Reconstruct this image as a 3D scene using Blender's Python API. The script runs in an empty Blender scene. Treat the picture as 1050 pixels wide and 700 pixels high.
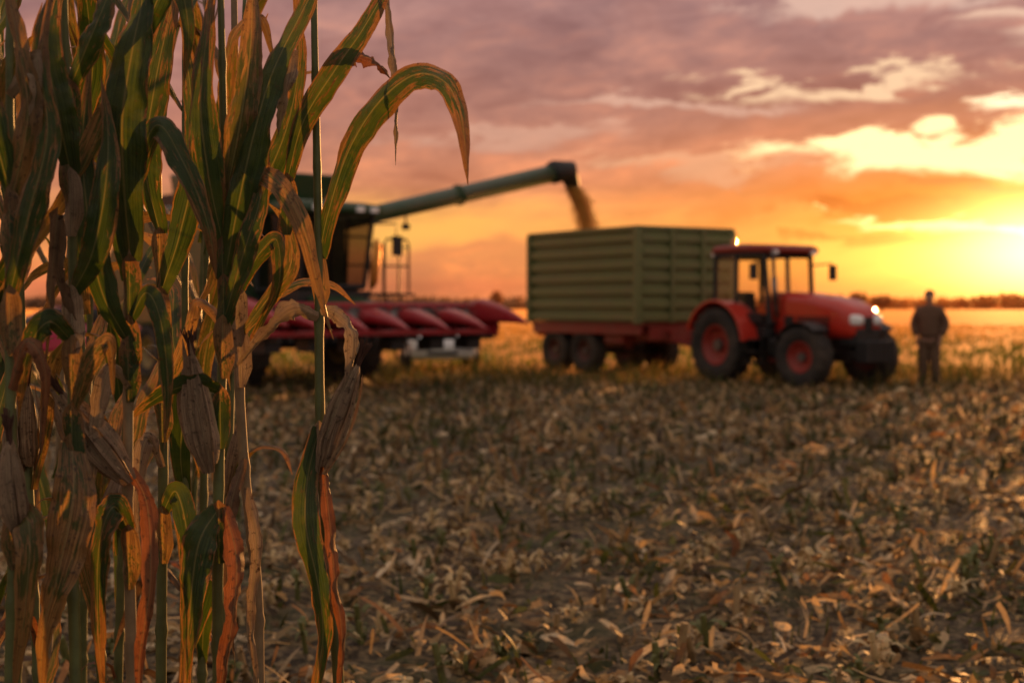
import bpy, bmesh, math, random
from mathutils import Vector, Matrix, Euler, noise
random.seed(7)
PI=math.pi
scene=bpy.context.scene
COL=scene.collection
F=1458.33; HZ=314.0; CH=1.5
def lin(r,g,b):
    def c(x):
        x/=255.0
        return x/12.92 if x<=.04045 else ((x+.055)/1.055)**2.4
    return (c(r),c(g),c(b),1)
def P(px,py,d): return Vector(((px-525)/F*d, d, CH+(HZ-py)/F*d))
def U(a,b): return random.uniform(a,b)

# ------------------------------------------------------------------ helpers
def tag(o,label=None,cat=None,group=None,kind=None):
    if label: o['label']=label
    if cat: o['category']=cat
    if group: o['group']=group
    if kind: o['kind']=kind
    return o
def empty(name,loc,rz=0,label=None,cat=None,group=None):
    o=bpy.data.objects.new(name,None); COL.objects.link(o)
    o.location=loc; o.rotation_euler=(0,0,rz); o.empty_display_size=.2
    return tag(o,label,cat,group)
def link(name,me,mat,parent=None,loc=(0,0,0),rot=(0,0,0)):
    o=bpy.data.objects.new(name,me); COL.objects.link(o)
    if mat and not me.materials: me.materials.append(mat)
    if parent: o.parent=parent
    o.location=loc; o.rotation_euler=rot
    return o
class MB:
    def __init__(s): s.v=[]; s.f=[]
    def add(s,vs,fs):
        n=len(s.v); s.v+= [tuple(q) for q in vs]; s.f+=[tuple(i+n for i in f) for f in fs]; return s
    def box(s,c,d,rot=None,top=(1,1)):
        vs=[]
        for z in (-.5,.5):
            k=top if z>0 else (1,1)
            for x,y in ((-.5,-.5),(.5,-.5),(.5,.5),(-.5,.5)):
                q=Vector((x*d[0]*k[0],y*d[1]*k[1],z*d[2]))
                if rot: q=Euler(rot).to_matrix()@q
                vs.append(q+Vector(c))
        return s.add(vs,[(0,3,2,1),(4,5,6,7),(0,1,5,4),(1,2,6,5),(2,3,7,6),(3,0,4,7)])
    def tube(s,pts,r,n=10,cap=True):
        pts=[Vector(p) for p in pts]; m=len(pts)
        rs=r if isinstance(r,(list,tuple)) else [r]*m
        vs=[];ref=None
        for i,p in enumerate(pts):
            t=(pts[min(i+1,m-1)]-pts[max(i-1,0)]).normalized()
            if ref is None:
                ref=Vector((0,0,1)) if abs(t.z)<.9 else Vector((1,0,0))
            a=(ref-t*ref.dot(t)).normalized(); b=t.cross(a); ref=a
            for k in range(n):
                w=2*PI*k/n; vs.append(p+(a*math.cos(w)+b*math.sin(w))*rs[i])
        fs=[(i*n+k,i*n+(k+1)%n,(i+1)*n+(k+1)%n,(i+1)*n+k) for i in range(m-1) for k in range(n)]
        if cap: fs+=[tuple(reversed(range(n))),tuple((m-1)*n+k for k in range(n))]
        return s.add(vs,fs)
    def lathe(s,prof,c=(0,0,0),axis='Y',n=32,closed=False):
        vs=[];m=len(prof)
        for r,h in prof:
            for k in range(n):
                w=2*PI*k/n; a,b=r*math.cos(w),r*math.sin(w)
                q={'X':(h,a,b),'Y':(a,h,b),'Z':(a,b,h)}[axis]
                vs.append(Vector(q)+Vector(c))
        rng=m if closed else m-1
        fs=[(i*n+k,i*n+(k+1)%n,((i+1)%m)*n+(k+1)%n,((i+1)%m)*n+k) for i in range(rng) for k in range(n)]
        if not closed: fs+=[tuple(range(n)),tuple((m-1)*n+k for k in range(n))]
        return s.add(vs,fs)
    def prism(s,poly,y0,y1):
        n=len(poly)
        vs=[(x,y0,z) for x,z in poly]+[(x,y1,z) for x,z in poly]
        return s.add(vs,[tuple(range(n)),tuple(range(2*n-1,n-1,-1))]+[(i,(i+1)%n,n+(i+1)%n,n+i) for i in range(n)])
    def loft(s,rings,cap=True):
        n=len(rings[0]);m=len(rings);vs=[q for r in rings for q in r]
        fs=[(i*n+k,i*n+(k+1)%n,(i+1)*n+(k+1)%n,(i+1)*n+k) for i in range(m-1) for k in range(n)]
        if cap: fs+=[tuple(reversed(range(n))),tuple((m-1)*n+k for k in range(n))]
        return s.add(vs,fs)
    def mesh(s,name,smooth=False):
        me=bpy.data.meshes.new(name); me.from_pydata(s.v,[],s.f)
        bm=bmesh.new(); bm.from_mesh(me); bmesh.ops.recalc_face_normals(bm,faces=bm.faces); bm.to_mesh(me); bm.free()
        if smooth:
            for p in me.polygons: p.use_smooth=True
        return me
    def build(s,name,mat,parent=None,smooth=False,bevel=0,loc=(0,0,0),rot=(0,0,0)):
        o=link(name,s.mesh(name,smooth),mat,parent,loc,rot)
        if bevel:
            b=o.modifiers.new('bevel','BEVEL'); b.width=bevel; b.segments=2; b.limit_method='ANGLE'; b.angle_limit=math.radians(35)
        return o

# ------------------------------------------------------------------ materials
def nt(m):
    m.use_nodes=True; t=m.node_tree; t.nodes.clear(); return t
def N(t,typ,**k):
    n=t.nodes.new(typ)
    for a,b in k.items(): setattr(n,a,b)
    return n
def math_(t,op,a,b=None,c=None,clamp=False):
    n=t.nodes.new('ShaderNodeMath'); n.operation=op; n.use_clamp=clamp
    for i,x in enumerate((a,b,c)):
        if x is None: continue
        if isinstance(x,(int,float)): n.inputs[i].default_value=x
        else: t.links.new(x,n.inputs[i])
    return n.outputs[0]
def mix_(t,f,a,b,blend='MIX',clamp=False):
    n=t.nodes.new('ShaderNodeMix'); n.data_type='RGBA'; n.blend_type=blend; n.clamp_result=clamp
    for i,x in ((0,f),(6,a),(7,b)):
        if isinstance(x,(int,float)): n.inputs[i].default_value=x
        elif isinstance(x,tuple): n.inputs[i].default_value=x
        else: t.links.new(x,n.inputs[i])
    return n.outputs[2]
def ramp_(t,f,stops,interp='LINEAR'):
    n=t.nodes.new('ShaderNodeValToRGB'); cr=n.color_ramp; cr.interpolation=interp
    while len(cr.elements)<len(stops): cr.elements.new(.5)
    for e,(p,c) in zip(cr.elements,stops): e.position=p; e.color=c if len(c)==4 else (*c,1)
    t.links.new(f,n.inputs[0]); return n.outputs[0]
def noise_(t,vec,scale,detail=4,rough=.55,dist=0):
    n=N(t,'ShaderNodeTexNoise'); n.inputs['Scale'].default_value=scale; n.inputs['Detail'].default_value=detail
    n.inputs['Roughness'].default_value=rough; n.inputs['Distortion'].default_value=dist
    if vec is not None: t.links.new(vec,n.inputs['Vector'])
    return n.outputs['Fac']
def paint(name,c,rough=.4,metal=0,var=.35,scale=6,coat=0,dust=0):
    m=bpy.data.materials.new(name); t=nt(m)
    tc=N(t,'ShaderNodeTexCoord'); nz=noise_(t,tc.outputs['Object'],scale,6,.65)
    a=tuple(x*(1-var) for x in c)+(1,); b=tuple(min(1,x*(1+var)) for x in c)+(1,)
    col=mix_(t,nz,a,b)
    if dust:
        d=math_(t,'MULTIPLY',ramp_(t,noise_(t,tc.outputs['Object'],2.5,8,.7),[(.4,(0,0,0)),(.7,(1,1,1))]),dust)
        col=mix_(t,d,col,(.17,.12,.08,1))
    p=N(t,'ShaderNodeBsdfPrincipled'); t.links.new(col,p.inputs['Base Color'])
    t.links.new(math_(t,'MULTIPLY_ADD',nz,.3,rough-.12,clamp=True),p.inputs['Roughness'])
    p.inputs['Metallic'].default_value=metal; p.inputs['Coat Weight'].default_value=coat
    o=N(t,'ShaderNodeOutputMaterial'); t.links.new(p.outputs[0],o.inputs[0]); return m
def glass_mat(name,tint):
    m=bpy.data.materials.new(name); t=nt(m)
    tr=N(t,'ShaderNodeBsdfTransparent'); tr.inputs[0].default_value=(*tint,1)
    gl=N(t,'ShaderNodeBsdfGlossy'); gl.inputs['Roughness'].default_value=.05
    lw=N(t,'ShaderNodeLayerWeight'); f=math_(t,'MULTIPLY_ADD',math_(t,'POWER',lw.outputs['Facing'],4.),.7,.05,clamp=True)
    mx=N(t,'ShaderNodeMixShader'); t.links.new(f,mx.inputs[0]); t.links.new(tr.outputs[0],mx.inputs[1]); t.links.new(gl.outputs[0],mx.inputs[2])
    o=N(t,'ShaderNodeOutputMaterial'); t.links.new(mx.outputs[0],o.inputs[0]); return m
def leaf_mat(name,c0,c1,dryc,dryness,trans=.35,rough=.42,tmul=(1.5,1.4,.8)):
    m=bpy.data.materials.new(name); t=nt(m)
    uv=N(t,'ShaderNodeTexCoord'); sep=N(t,'ShaderNodeSeparateXYZ'); t.links.new(uv.outputs['UV'],sep.inputs[0])
    u=sep.outputs[0]; v=sep.outputs[1]
    au=math_(t,'ABSOLUTE',math_(t,'SUBTRACT',u,.5))
    oi=N(t,'ShaderNodeObjectInfo'); rnd=oi.outputs['Random']
    def streak(su,sv,sc,det,dist=0):
        cx=N(t,'ShaderNodeCombineXYZ'); t.links.new(math_(t,'MULTIPLY',u,su),cx.inputs[0]); t.links.new(math_(t,'MULTIPLY',v,sv),cx.inputs[1]); t.links.new(math_(t,'MULTIPLY',rnd,40.),cx.inputs[2])
        return noise_(t,cx.outputs[0],sc,det,.6,dist)
    st=streak(34.,1.6,1.3,3); st2=streak(5.,6.,1.6,7,.8)
    n1=noise_(t,uv.outputs['Object'],8,6,.7,.5); n2=noise_(t,uv.outputs['Object'],70,4,.7)
    stc=ramp_(t,st,[(.34,(0,0,0)),(.66,(1,1,1))])
    g=mix_(t,stc,(*c0,1),(*c1,1))
    g=mix_(t,ramp_(t,n1,[(.48,(0,0,0)),(.78,(.75,.75,.75))]),g,(c1[0]*2.1,c1[1]*1.5,c1[2]*.8,1))
    e=math_(t,'POWER',math_(t,'MULTIPLY',au,2.),6.)
    d=math_(t,'ADD',math_(t,'MULTIPLY',e,.3),math_(t,'MULTIPLY',math_(t,'POWER',v,4.),.45))
    d=math_(t,'ADD',d,math_(t,'ADD',math_(t,'MULTIPLY',st2,1.1),math_(t,'MULTIPLY',n2,.22)))
    d=math_(t,'ADD',d,math_(t,'MULTIPLY_ADD',rnd,.16,dryness-.95))
    dr=ramp_(t,d,[(.0,(0,0,0)),(.10,(1,1,1))])
    dc=mix_(t,stc,(dryc[0]*.4,dryc[1]*.36,dryc[2]*.36,1),(dryc[0]*1.3,dryc[1]*1.25,dryc[2]*1.2,1))
    dc=mix_(t,ramp_(t,n1,[(.42,(0,0,0)),(.7,(.75,.75,.75))]),dc,(dryc[0]*.35,dryc[1]*.28,dryc[2]*.3,1))
    dc=mix_(t,ramp_(t,n2,[(.56,(0,0,0)),(.68,(1,1,1))]),dc,(.05,.028,.018,1))
    c=mix_(t,dr,g,dc)
    c=mix_(t,math_(t,'MULTIPLY',ramp_(t,n2,[(.62,(0,0,0)),(.7,(1,1,1))]),.6),c,(.09,.05,.02,1))
    rib=ramp_(t,au,[(.0,(1,1,1)),(.04,(0,0,0))])
    c=mix_(t,math_(t,'MULTIPLY',rib,.5),c,(.27,.26,.13,1))
    p=N(t,'ShaderNodeBsdfPrincipled'); t.links.new(c,p.inputs['Base Color']); p.inputs['Roughness'].default_value=rough
    p.inputs['Specular IOR Level'].default_value=.55
    bp=N(t,'ShaderNodeBump'); bp.inputs['Strength'].default_value=.8; bp.inputs['Distance'].default_value=.004
    t.links.new(math_(t,'ADD',math_(t,'ADD',st,math_(t,'MULTIPLY',n2,.5)),math_(t,'MULTIPLY',n1,1.5)),bp.inputs['Height']); t.links.new(bp.outputs[0],p.inputs['Normal'])
    tl=N(t,'ShaderNodeBsdfTranslucent'); t.links.new(mix_(t,1.0,c,(*tmul,1),'MULTIPLY'),tl.inputs[0])
    mx=N(t,'ShaderNodeMixShader'); mx.inputs[0].default_value=trans
    t.links.new(p.outputs[0],mx.inputs[1]); t.links.new(tl.outputs[0],mx.inputs[2])
    o=N(t,'ShaderNodeOutputMaterial'); t.links.new(mx.outputs[0],o.inputs[0]); return m
M={}
M['g']=leaf_mat('corn_leaf_green',(.013,.036,.009),(.045,.088,.022),(.26,.16,.07),.07,.38,.32,(2.0,1.6,.6))
M['m']=leaf_mat('corn_leaf_turning',(.035,.052,.014),(.09,.10,.03),(.30,.19,.08),.26,.38,.38,(1.7,1.5,.7))
M['d']=leaf_mat('corn_leaf_dry',(.2,.16,.09),(.34,.28,.17),(.40,.31,.20),.66,.26,.6,(1.2,1.15,.9))
M['r']=leaf_mat('corn_leaf_rust',(.12,.075,.035),(.2,.12,.055),(.28,.13,.055),.60,.36,.6,(1.4,1.1,.7))
M['b']=leaf_mat('corn_leaf_brown',(.10,.075,.035),(.19,.14,.07),(.22,.145,.08),.60,.24,.6,(1.3,1.15,.8))
M['husk']=leaf_mat('corn_husk',(.28,.21,.12),(.48,.37,.23),(.36,.26,.16),.40,.12,.65,(1.1,1,.9))
M['stalk']=paint('corn_stalk_green',(.095,.11,.032),.5,0,.7,22)
M['stalkd']=paint('corn_stalk_dry',(.22,.16,.085),.6,0,.7,22)
M['silk']=paint('corn_silk',(.06,.025,.015),.8)
M['red']=paint('tractor_red_paint',(.58,.030,.014),.3,0,.2,3,.5,.12)
M['roofred']=paint('cab_roof_dark_red_paint',(.30,.022,.014),.45,0,.25,3,.1,.3)
M['dred']=paint('chassis_red_paint',(.26,.022,.016),.5,0,.3,3,0,.4)
M['hred']=paint('header_red_paint',(.40,.015,.026),.38,0,.35,5,.3,.2)
M['green']=paint('harvester_green_paint',(.018,.068,.025),.4,0,.3,2,.2,.25)
M['tgreen']=paint('trailer_green_paint',(.145,.175,.060),.5,0,.3,1.6,.1,.45)
M['black']=paint('black_plastic',(.016,.016,.016),.5)
M['rubber']=paint('tyre_rubber',(.02,.018,.016),.8,0,.4,8,0,.4)
M['steel']=paint('worn_steel',(.2,.19,.18),.45,.8)
M['orange']=paint('painted_sun_glint',(1.0,.42,.10),.38,1,.05)  # sun glint put into an orange metal colour
M['white']=paint('white_car_paint',(.9,.9,.92),.25,0,.03,3,.6)
M['pink']=paint('magenta_car_paint',(.5,.05,.12),.25,0,.05,3,.6)
M['rimred']=paint('rim_red_paint',(.32,.024,.014),.5,0,.2,4,0,.35)
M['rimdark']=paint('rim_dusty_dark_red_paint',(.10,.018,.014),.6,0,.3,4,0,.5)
M['rimy']=paint('rim_yellow_paint',(.3,.2,.05),.5,0,.2,4,0,.5)
M['lamp']=paint('headlight_lens',(.95,.95,.93),.12,0,.02,4,1)
M['amber']=paint('amber_lens',(.8,.28,.03),.2,0,.1,4,1)
M['glass']=glass_mat('cab_glass',(.88,.85,.78)); M['dglass']=glass_mat('dark_cab_glass',(.40,.37,.34))
M['seat']=paint('cab_seat_fabric',(.03,.03,.035),.8)
M['grain']=paint('maize_grain',(.75,.36,.06),.6,0,.4,60)
M['skin']=paint('skin',(.45,.25,.17),.5,0,.1); M['jacket']=paint('brown_jacket_cloth',(.13,.07,.04),.85,0,.3,12)
M['trouser']=paint('brown_trouser_cloth',(.13,.075,.042),.85,0,.3,12); M['boot']=paint('boot_leather',(.04,.024,.015),.6)
M['hair']=paint('dark_hair',(.04,.022,.01),.7)
M['bark']=paint('bark',(.05,.035,.025),.9)
M['plate']=paint('plate_white',(.7,.7,.68),.4,0,.03)

def attr_mat(name,trans,rough=.75):
    m=bpy.data.materials.new(name); t=nt(m)
    a=N(t,'ShaderNodeAttribute'); a.attribute_name='Col'
    g=N(t,'ShaderNodeNewGeometry'); nz=noise_(t,g.outputs['Position'],60,3,.6)
    c=mix_(t,nz,mix_(t,1.0,a.outputs['Color'],(.5,.45,.4,1),'MULTIPLY'),mix_(t,1.0,a.outputs['Color'],(1.4,1.4,1.4,1),'MULTIPLY'))
    p=N(t,'ShaderNodeBsdfPrincipled'); t.links.new(c,p.inputs['Base Color']); p.inputs['Roughness'].default_value=rough
    tl=N(t,'ShaderNodeBsdfTranslucent'); t.links.new(c,tl.inputs[0])
    mx=N(t,'ShaderNodeMixShader'); mx.inputs[0].default_value=trans
    t.links.new(p.outputs[0],mx.inputs[1]); t.links.new(tl.outputs[0],mx.inputs[2])
    o=N(t,'ShaderNodeOutputMaterial'); t.links.new(mx.outputs[0],o.inputs[0]); return m
M['residue']=attr_mat('dry_residue',.45,.6); M['blade']=attr_mat('grass_blade',.55,.6); M['foliage']=attr_mat('tree_foliage',.5)
def color_mesh(name,V,Fc,C,mat,kind=None,label=None,cat=None,parent=None):
    me=bpy.data.meshes.new(name); me.from_pydata(V,[],Fc)
    ca=me.color_attributes.new('Col','FLOAT_COLOR','POINT')
    flat=[]
    for c in C: flat+= [c[0],c[1],c[2],1.0]
    ca.data.foreach_set('color',flat)
    o=link(name,me,mat,parent); return tag(o,label,cat,None,kind)

# ------------------------------------------------------------------ world
SAZ=math.radians(19.3); SEL=math.radians(3.7)
w=bpy.data.worlds.new("World"); scene.world=w; w.use_nodes=True; t=w.node_tree; t.nodes.clear()
tc=N(t,'ShaderNodeTexCoord'); sp=N(t,'ShaderNodeSeparateXYZ'); t.links.new(tc.outputs['Generated'],sp.inputs[0])
az=math_(t,'ARCTAN2',sp.outputs[0],sp.outputs[1]); el=math_(t,'ARCSINE',sp.outputs[2])
Ux=math_(t,'MULTIPLY_ADD',az,14.58,5.25); Vx=math_(t,'MULTIPLY_ADD',el,-14.58,3.14)
def vec(su,sv,w0=0,sh=0):
    c=N(t,'ShaderNodeCombineXYZ'); t.links.new(math_(t,'ADD',math_(t,'MULTIPLY',Ux,su),math_(t,'MULTIPLY',Vx,sh)),c.inputs[0]); t.links.new(math_(t,'MULTIPLY',Vx,sv),c.inputs[1]); c.inputs[2].default_value=w0; return c.outputs[0]
na=noise_(t,vec(.5,1.4,1.3,.3),1.0,7,.58,.5); nb=noise_(t,vec(.6,2.3,7.7,.5),1.6,7,.65,.3); nc=noise_(t,vec(.8,2.5,3.1,.4),2.0,8,.64,.5); nd=noise_(t,vec(.35,.9,12.1,.3),1.2,6,.55,.3)
Uw=math_(t,'ADD',Ux,math_(t,'MULTIPLY_ADD',nb,3.0,-1.5)); Vw=math_(t,'ADD',Vx,math_(t,'ADD',math_(t,'MULTIPLY_ADD',na,1.1,-.75),math_(t,'MULTIPLY',nc,.4)))
def blob(cx,cy,rx,ry,u=None,v=None):
    u=u or Uw; v=v or Vw
    a=math_(t,'POWER',math_(t,'ABSOLUTE',math_(t,'DIVIDE',math_(t,'SUBTRACT',u,cx),rx)),2.); b=math_(t,'POWER',math_(t,'ABSOLUTE',math_(t,'DIVIDE',math_(t,'SUBTRACT',v,cy),ry)),2.)
    return math_(t,'EXPONENT',math_(t,'MULTIPLY',math_(t,'ADD',a,b),-1.))
tt=math_(t,'DIVIDE',el,.66,clamp=True)
def s_(px): return px/962.
base=ramp_(t,tt,[(0,lin(224,138,90)),(s_(22),lin(208,122,84)),(s_(50),lin(238,154,92)),(s_(85),lin(244,168,100)),(s_(125),lin(214,144,110)),(s_(190),lin(190,138,122)),(s_(315),lin(172,134,132)),(s_(560),(.42,.35,.34,1)),(1,(.52,.46,.44,1))])
cl=ramp_(t,na,[(.36,(.84,.77,.77)),(.47,(.95,.91,.90)),(.54,(1.04,1.0,.97)),(.66,(1.30,1.20,1.08))])
c=mix_(t,1.0,base,cl,'MULTIPLY')
cl2=ramp_(t,nc,[(.35,(.84,.81,.82)),(.5,(.98,.98,.98)),(.65,(1.20,1.13,1.04))])
c=mix_(t,1.0,c,cl2,'MULTIPLY')
cl3=ramp_(t,nd,[(.4,(.86,.83,.84)),(.6,(1.14,1.08,1.02))])
c=mix_(t,1.0,c,cl3,'MULTIPLY')
def lay(c,mask,col,amt=1.0): return mix_(t,math_(t,'MULTIPLY',mask,amt,clamp=True),c,col)
brk=math_(t,'MULTIPLY_ADD',nc,2.6,-.3)
def sharp(mask,lo,hi): return ramp_(t,math_(t,'MULTIPLY',mask,brk),[(lo,(0,0,0)),(hi,(1,1,1))],'EASE')
c=lay(c,blob(4.3,2.42,1.3,.28),lin(255,190,95),.95)
c=lay(c,blob(5.2,2.78,1.6,.14),lin(190,112,84),.75)
c=lay(c,blob(6.9,2.45,1.6,.22),lin(244,166,92),.8)
c=lay(c,blob(10.6,2.3,3.2,.85,Ux,Vx),lin(246,144,52),.85)
c=lay(c,blob(9.6,2.08,1.8,.16),lin(206,104,48),.9)
c=lay(c,blob(9.4,1.2,1.8,.12),lin(200,130,96),.6)
c=lay(c,sharp(blob(9.5,1.6,1.9,.24),.3,.75),(1.7,1.18,.58,1),1)
c=lay(c,sharp(blob(10.6,1.2,1.1,.14),.22,.7),(1.6,1.2,.72,1),1)
c=lay(c,sharp(blob(8.6,.92,1.6,.11),.3,.9),(1.05,.70,.42,1),.9)
c=lay(c,sharp(blob(10.6,.55,1.2,.13),.3,.9),(.95,.64,.46,1),.7)
c=lay(c,sharp(blob(6.7,1.05,1.6,.10),.3,.95),(.85,.52,.38,1),.6)
c=lay(c,sharp(blob(8.8,.3,1.5,.17),.3,.95),(.88,.58,.45,1),.7)
c=lay(c,sharp(blob(5.2,1.45,1.4,.15),.35,.95),(.74,.44,.32,1),.5)
c=lay(c,sharp(blob(7.0,1.75,1.6,.12),.35,.95),(.82,.44,.25,1),.6)
c=lay(c,sharp(blob(10.0,2.32,1.5,.09),.25,.8),(1.7,1.05,.40,1),.95)
c=lay(c,blob(9.3,2.74,2.9,.22,Ux,Vw),(1.2,.55,.11,1),.85)
c=mix_(t,1.0,c,mix_(t,blob(10.7,2.75,4.6,1.2,Ux,Vx),(0,0,0,1),(.42,.12,.0,1)),'ADD')
c=lay(c,sharp(blob(9.6,2.18,1.9,.10),.25,.8),lin(210,104,40),.8)
c=lay(c,sharp(blob(9.0,2.52,1.8,.06),.25,.9),lin(218,118,46),.7)
c=lay(c,sharp(blob(10.3,1.92,1.1,.09),.25,.8),lin(200,112,62),.7)
c=mix_(t,1.0,c,mix_(t,blob(10.65,2.62,1.9,.55,Ux,Vx),(0,0,0,1),(1.9,.80,.12,1)),'ADD')
c=mix_(t,1.0,c,mix_(t,blob(10.6,2.58,.85,.42,Ux,Vx),(0,0,0,1),(4.5,2.7,.8,1)),'ADD')
bf=math_(t,'MULTIPLY_ADD',sp.outputs[1],-1.4,-.1,clamp=True)
c=mix_(t,bf,c,mix_(t,nd,(.38,.32,.28,1),(.56,.48,.43,1)))
dn=math_(t,'GREATER_THAN',el,-.002); c=mix_(t,dn,(.08,.05,.035,1),c)
bg=N(t,'ShaderNodeBackground'); t.links.new(c,bg.inputs[0]); bg.inputs[1].default_value=1.0
wo=N(t,'ShaderNodeOutputWorld'); t.links.new(bg.outputs[0],wo.inputs[0])

sl=bpy.data.lights.new('sun','SUN'); sl.energy=5.0; sl.angle=math.radians(1.8); sl.color=(1,.43,.12)
so=bpy.data.objects.new('sun',sl); COL.objects.link(so)
sd=Vector((math.sin(SAZ)*math.cos(SEL),math.cos(SAZ)*math.cos(SEL),math.sin(SEL)))
so.rotation_euler=sd.to_track_quat('Z','Y').to_euler(); so.location=(20,60,30)

# ------------------------------------------------------------------ ground
def gh(x,y):
    r=math.hypot(x,y)
    f=max(0,min(1,(60-r)/30))
    if f<=0: return 0
    h=.05*noise.noise(Vector((x*.5,y*.5,0)))+.035*noise.noise(Vector((x*2.3,y*2.3,4)))
    if r<22: h+=.05*noise.noise(Vector((x*5,y*5,9)))*min(1,(22-r)/8)
    return h*f
ys=[-30,-15,-6,-2,0]; y=0
while y<3500:
    y+=max(.07,.0125*y) if y<60 else y*.12
    ys.append(y)
xs=[];NX=150
for i in range(-NX,NX+1):
    a=i/NX; xs.append(math.copysign((math.sinh(abs(a)*7.2)/math.sinh(7.2))*1800+abs(a)*11,a))
V=[(x,y,gh(x,y)) for y in ys for x in xs]; nx=len(xs)
Fc=[(j*nx+i,j*nx+i+1,(j+1)*nx+i+1,(j+1)*nx+i) for j in range(len(ys)-1) for i in range(nx-1)]
me=bpy.data.meshes.new('ground'); me.from_pydata(V,[],Fc)
for p in me.polygons: p.use_smooth=True
m=bpy.data.materials.new('field_ground'); t=nt(m)
g=N(t,'ShaderNodeNewGeometry'); sp=N(t,'ShaderNodeSeparateXYZ'); t.links.new(g.outputs['Position'],sp.inputs[0])
pos=g.outputs['Position']
n1=noise_(t,pos,1.2,8,.7); n2=noise_(t,pos,18,6,.7); n3=noise_(t,pos,.25,4,.5)
soil=mix_(t,n1,(.014,.010,.006,1),(.065,.045,.022,1))
straw=mix_(t,n2,(.16,.11,.05,1),(.54,.40,.21,1))
sf=ramp_(t,n2,[(.44,(0,0,0)),(.60,(1,1,1))])
stub=mix_(t,math_(t,'MULTIPLY',sf,.6),soil,straw)
stub=mix_(t,math_(t,'MULTIPLY',ramp_(t,n1,[(.48,(0,0,0)),(.60,(1,1,1))]),.55),stub,(.045,.055,.014,1))
gr=mix_(t,n1,(.06,.085,.016,1),(.17,.16,.035,1))
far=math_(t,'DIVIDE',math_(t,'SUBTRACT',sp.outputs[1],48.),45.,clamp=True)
gr=mix_(t,far,gr,mix_(t,n3,(.42,.22,.05,1),(.54,.28,.06,1)))  # far field turns orange: hazy low-sun glow put into the base colour
edge=math_(t,'ADD',sp.outputs[1],math_(t,'MULTIPLY_ADD',n1,3.,-1.5))
e=math_(t,'DIVIDE',math_(t,'SUBTRACT',edge,27.),2.5,clamp=True)
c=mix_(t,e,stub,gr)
p=N(t,'ShaderNodeBsdfPrincipled'); t.links.new(c,p.inputs['Base Color']); p.inputs['Roughness'].default_value=.7
p.inputs['Specular IOR Level'].default_value=.25
t.links.new(math_(t,'MULTIPLY',e,1.),p.inputs['Sheen Weight']); p.inputs['Sheen Roughness'].default_value=.4; p.inputs['Sheen Tint'].default_value=(1,.5,.16,1)  # orange sheen tint also stands in for the haze glow
bp=N(t,'ShaderNodeBump'); bp.inputs['Strength'].default_value=.8; bp.inputs['Distance'].default_value=.03
t.links.new(math_(t,'ADD',n2,n1),bp.inputs['Height']); t.links.new(bp.outputs[0],p.inputs['Normal'])
o=N(t,'ShaderNodeOutputMaterial'); t.links.new(p.outputs[0],o.inputs[0])
tag(link('ground',me,m),'harvested field with grassland behind reaching the horizon','ground',None,'structure')

PAL=[((.58,.41,.19),5),((.74,.56,.31),5),((.36,.24,.11),4),((.14,.09,.04),4.5),((.46,.22,.07),1.6),((.09,.105,.025),3),((.84,.70,.46),2)]
pc=[c for c,_ in PAL]; pw=[w_ for _,w_ in PAL]
V=[];Fc=[];C=[]
for i in range(76000):
    y=1.2+27.5*random.random()
    hw=.55*y+1.2; x=U(-hw,hw)
    if x>.42*y+2 and random.random()<.6: continue
    rowp=(-.883*x+.469*y)/.72; rowf=abs((rowp%1)-.5)*2
    pn=noise.noise(Vector((x*1.6,y*1.6,5)))+.5*noise.noise(Vector((x*4,y*4,8)))
    if pn-.2*rowf<-.12 and random.random()<.72: continue
    z=gh(x,y)
    rr=random.random()
    if rr<.55: L=U(.02,.08); W=U(.014,.042)
    elif rr<.90: L=U(.07,.17); W=U(.016,.052)
    else: L=U(.15,.28); W=U(.012,.04)
    if y>14: W*=1.4; L*=1.2
    a=U(0,2*PI); tilt=random.gauss(.14,.32) if random.random()<.93 else U(.5,1.2)
    d=Vector((math.cos(a)*math.cos(tilt),math.sin(a)*math.cos(tilt),math.sin(tilt)))
    sd_=Vector((-math.sin(a),math.cos(a),random.gauss(0,.7))).normalized()
    up=d.cross(sd_).normalized()
    if up.z<0: up=-up
    b=len(V); n=4; cur=U(-.08,.2)*L; tw=random.gauss(0,.6)
    o=Vector((x,y,z+U(.0,.055)))-d*L*.3*(1 if tilt<.5 else 0)
    gpatch=noise.noise(Vector((x*.6,y*.6,15)))
    cc=random.choices(pc,pw)[0]
    if gpatch>.12 and random.random()<.5: cc=random.choice([(.09,.11,.025),(.14,.14,.045),(.16,.11,.05)])
    k=U(.45,1.3); cc=(cc[0]*k,cc[1]*k,cc[2]*k)
    e0,e1=U(.35,1),U(.2,1)
    for j in range(n):
        s=j/(n-1); ww=W*.5*(e0 if j==0 else e1 if j==3 else U(.8,1.1))
        q=o+d*(L*s)+up*(cur*4*s*(1-s))
        s2=(sd_*math.cos(tw*s)+up*math.sin(tw*s))
        for e_ in (-1,1):
            r=q+s2*(ww*e_)+d*U(-.1,.1)*W; V.append((r.x,r.y,max(r.z,z-.01))); C.append(cc)
    for j in range(n-1): Fc.append((b+2*j,b+2*j+1,b+2*j+3,b+2*j+2))
color_mesh('corn_residue',V,Fc,C,M['residue'],'stuff','pale dry leaf and husk litter covering the harvested field','crop litter')

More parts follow.
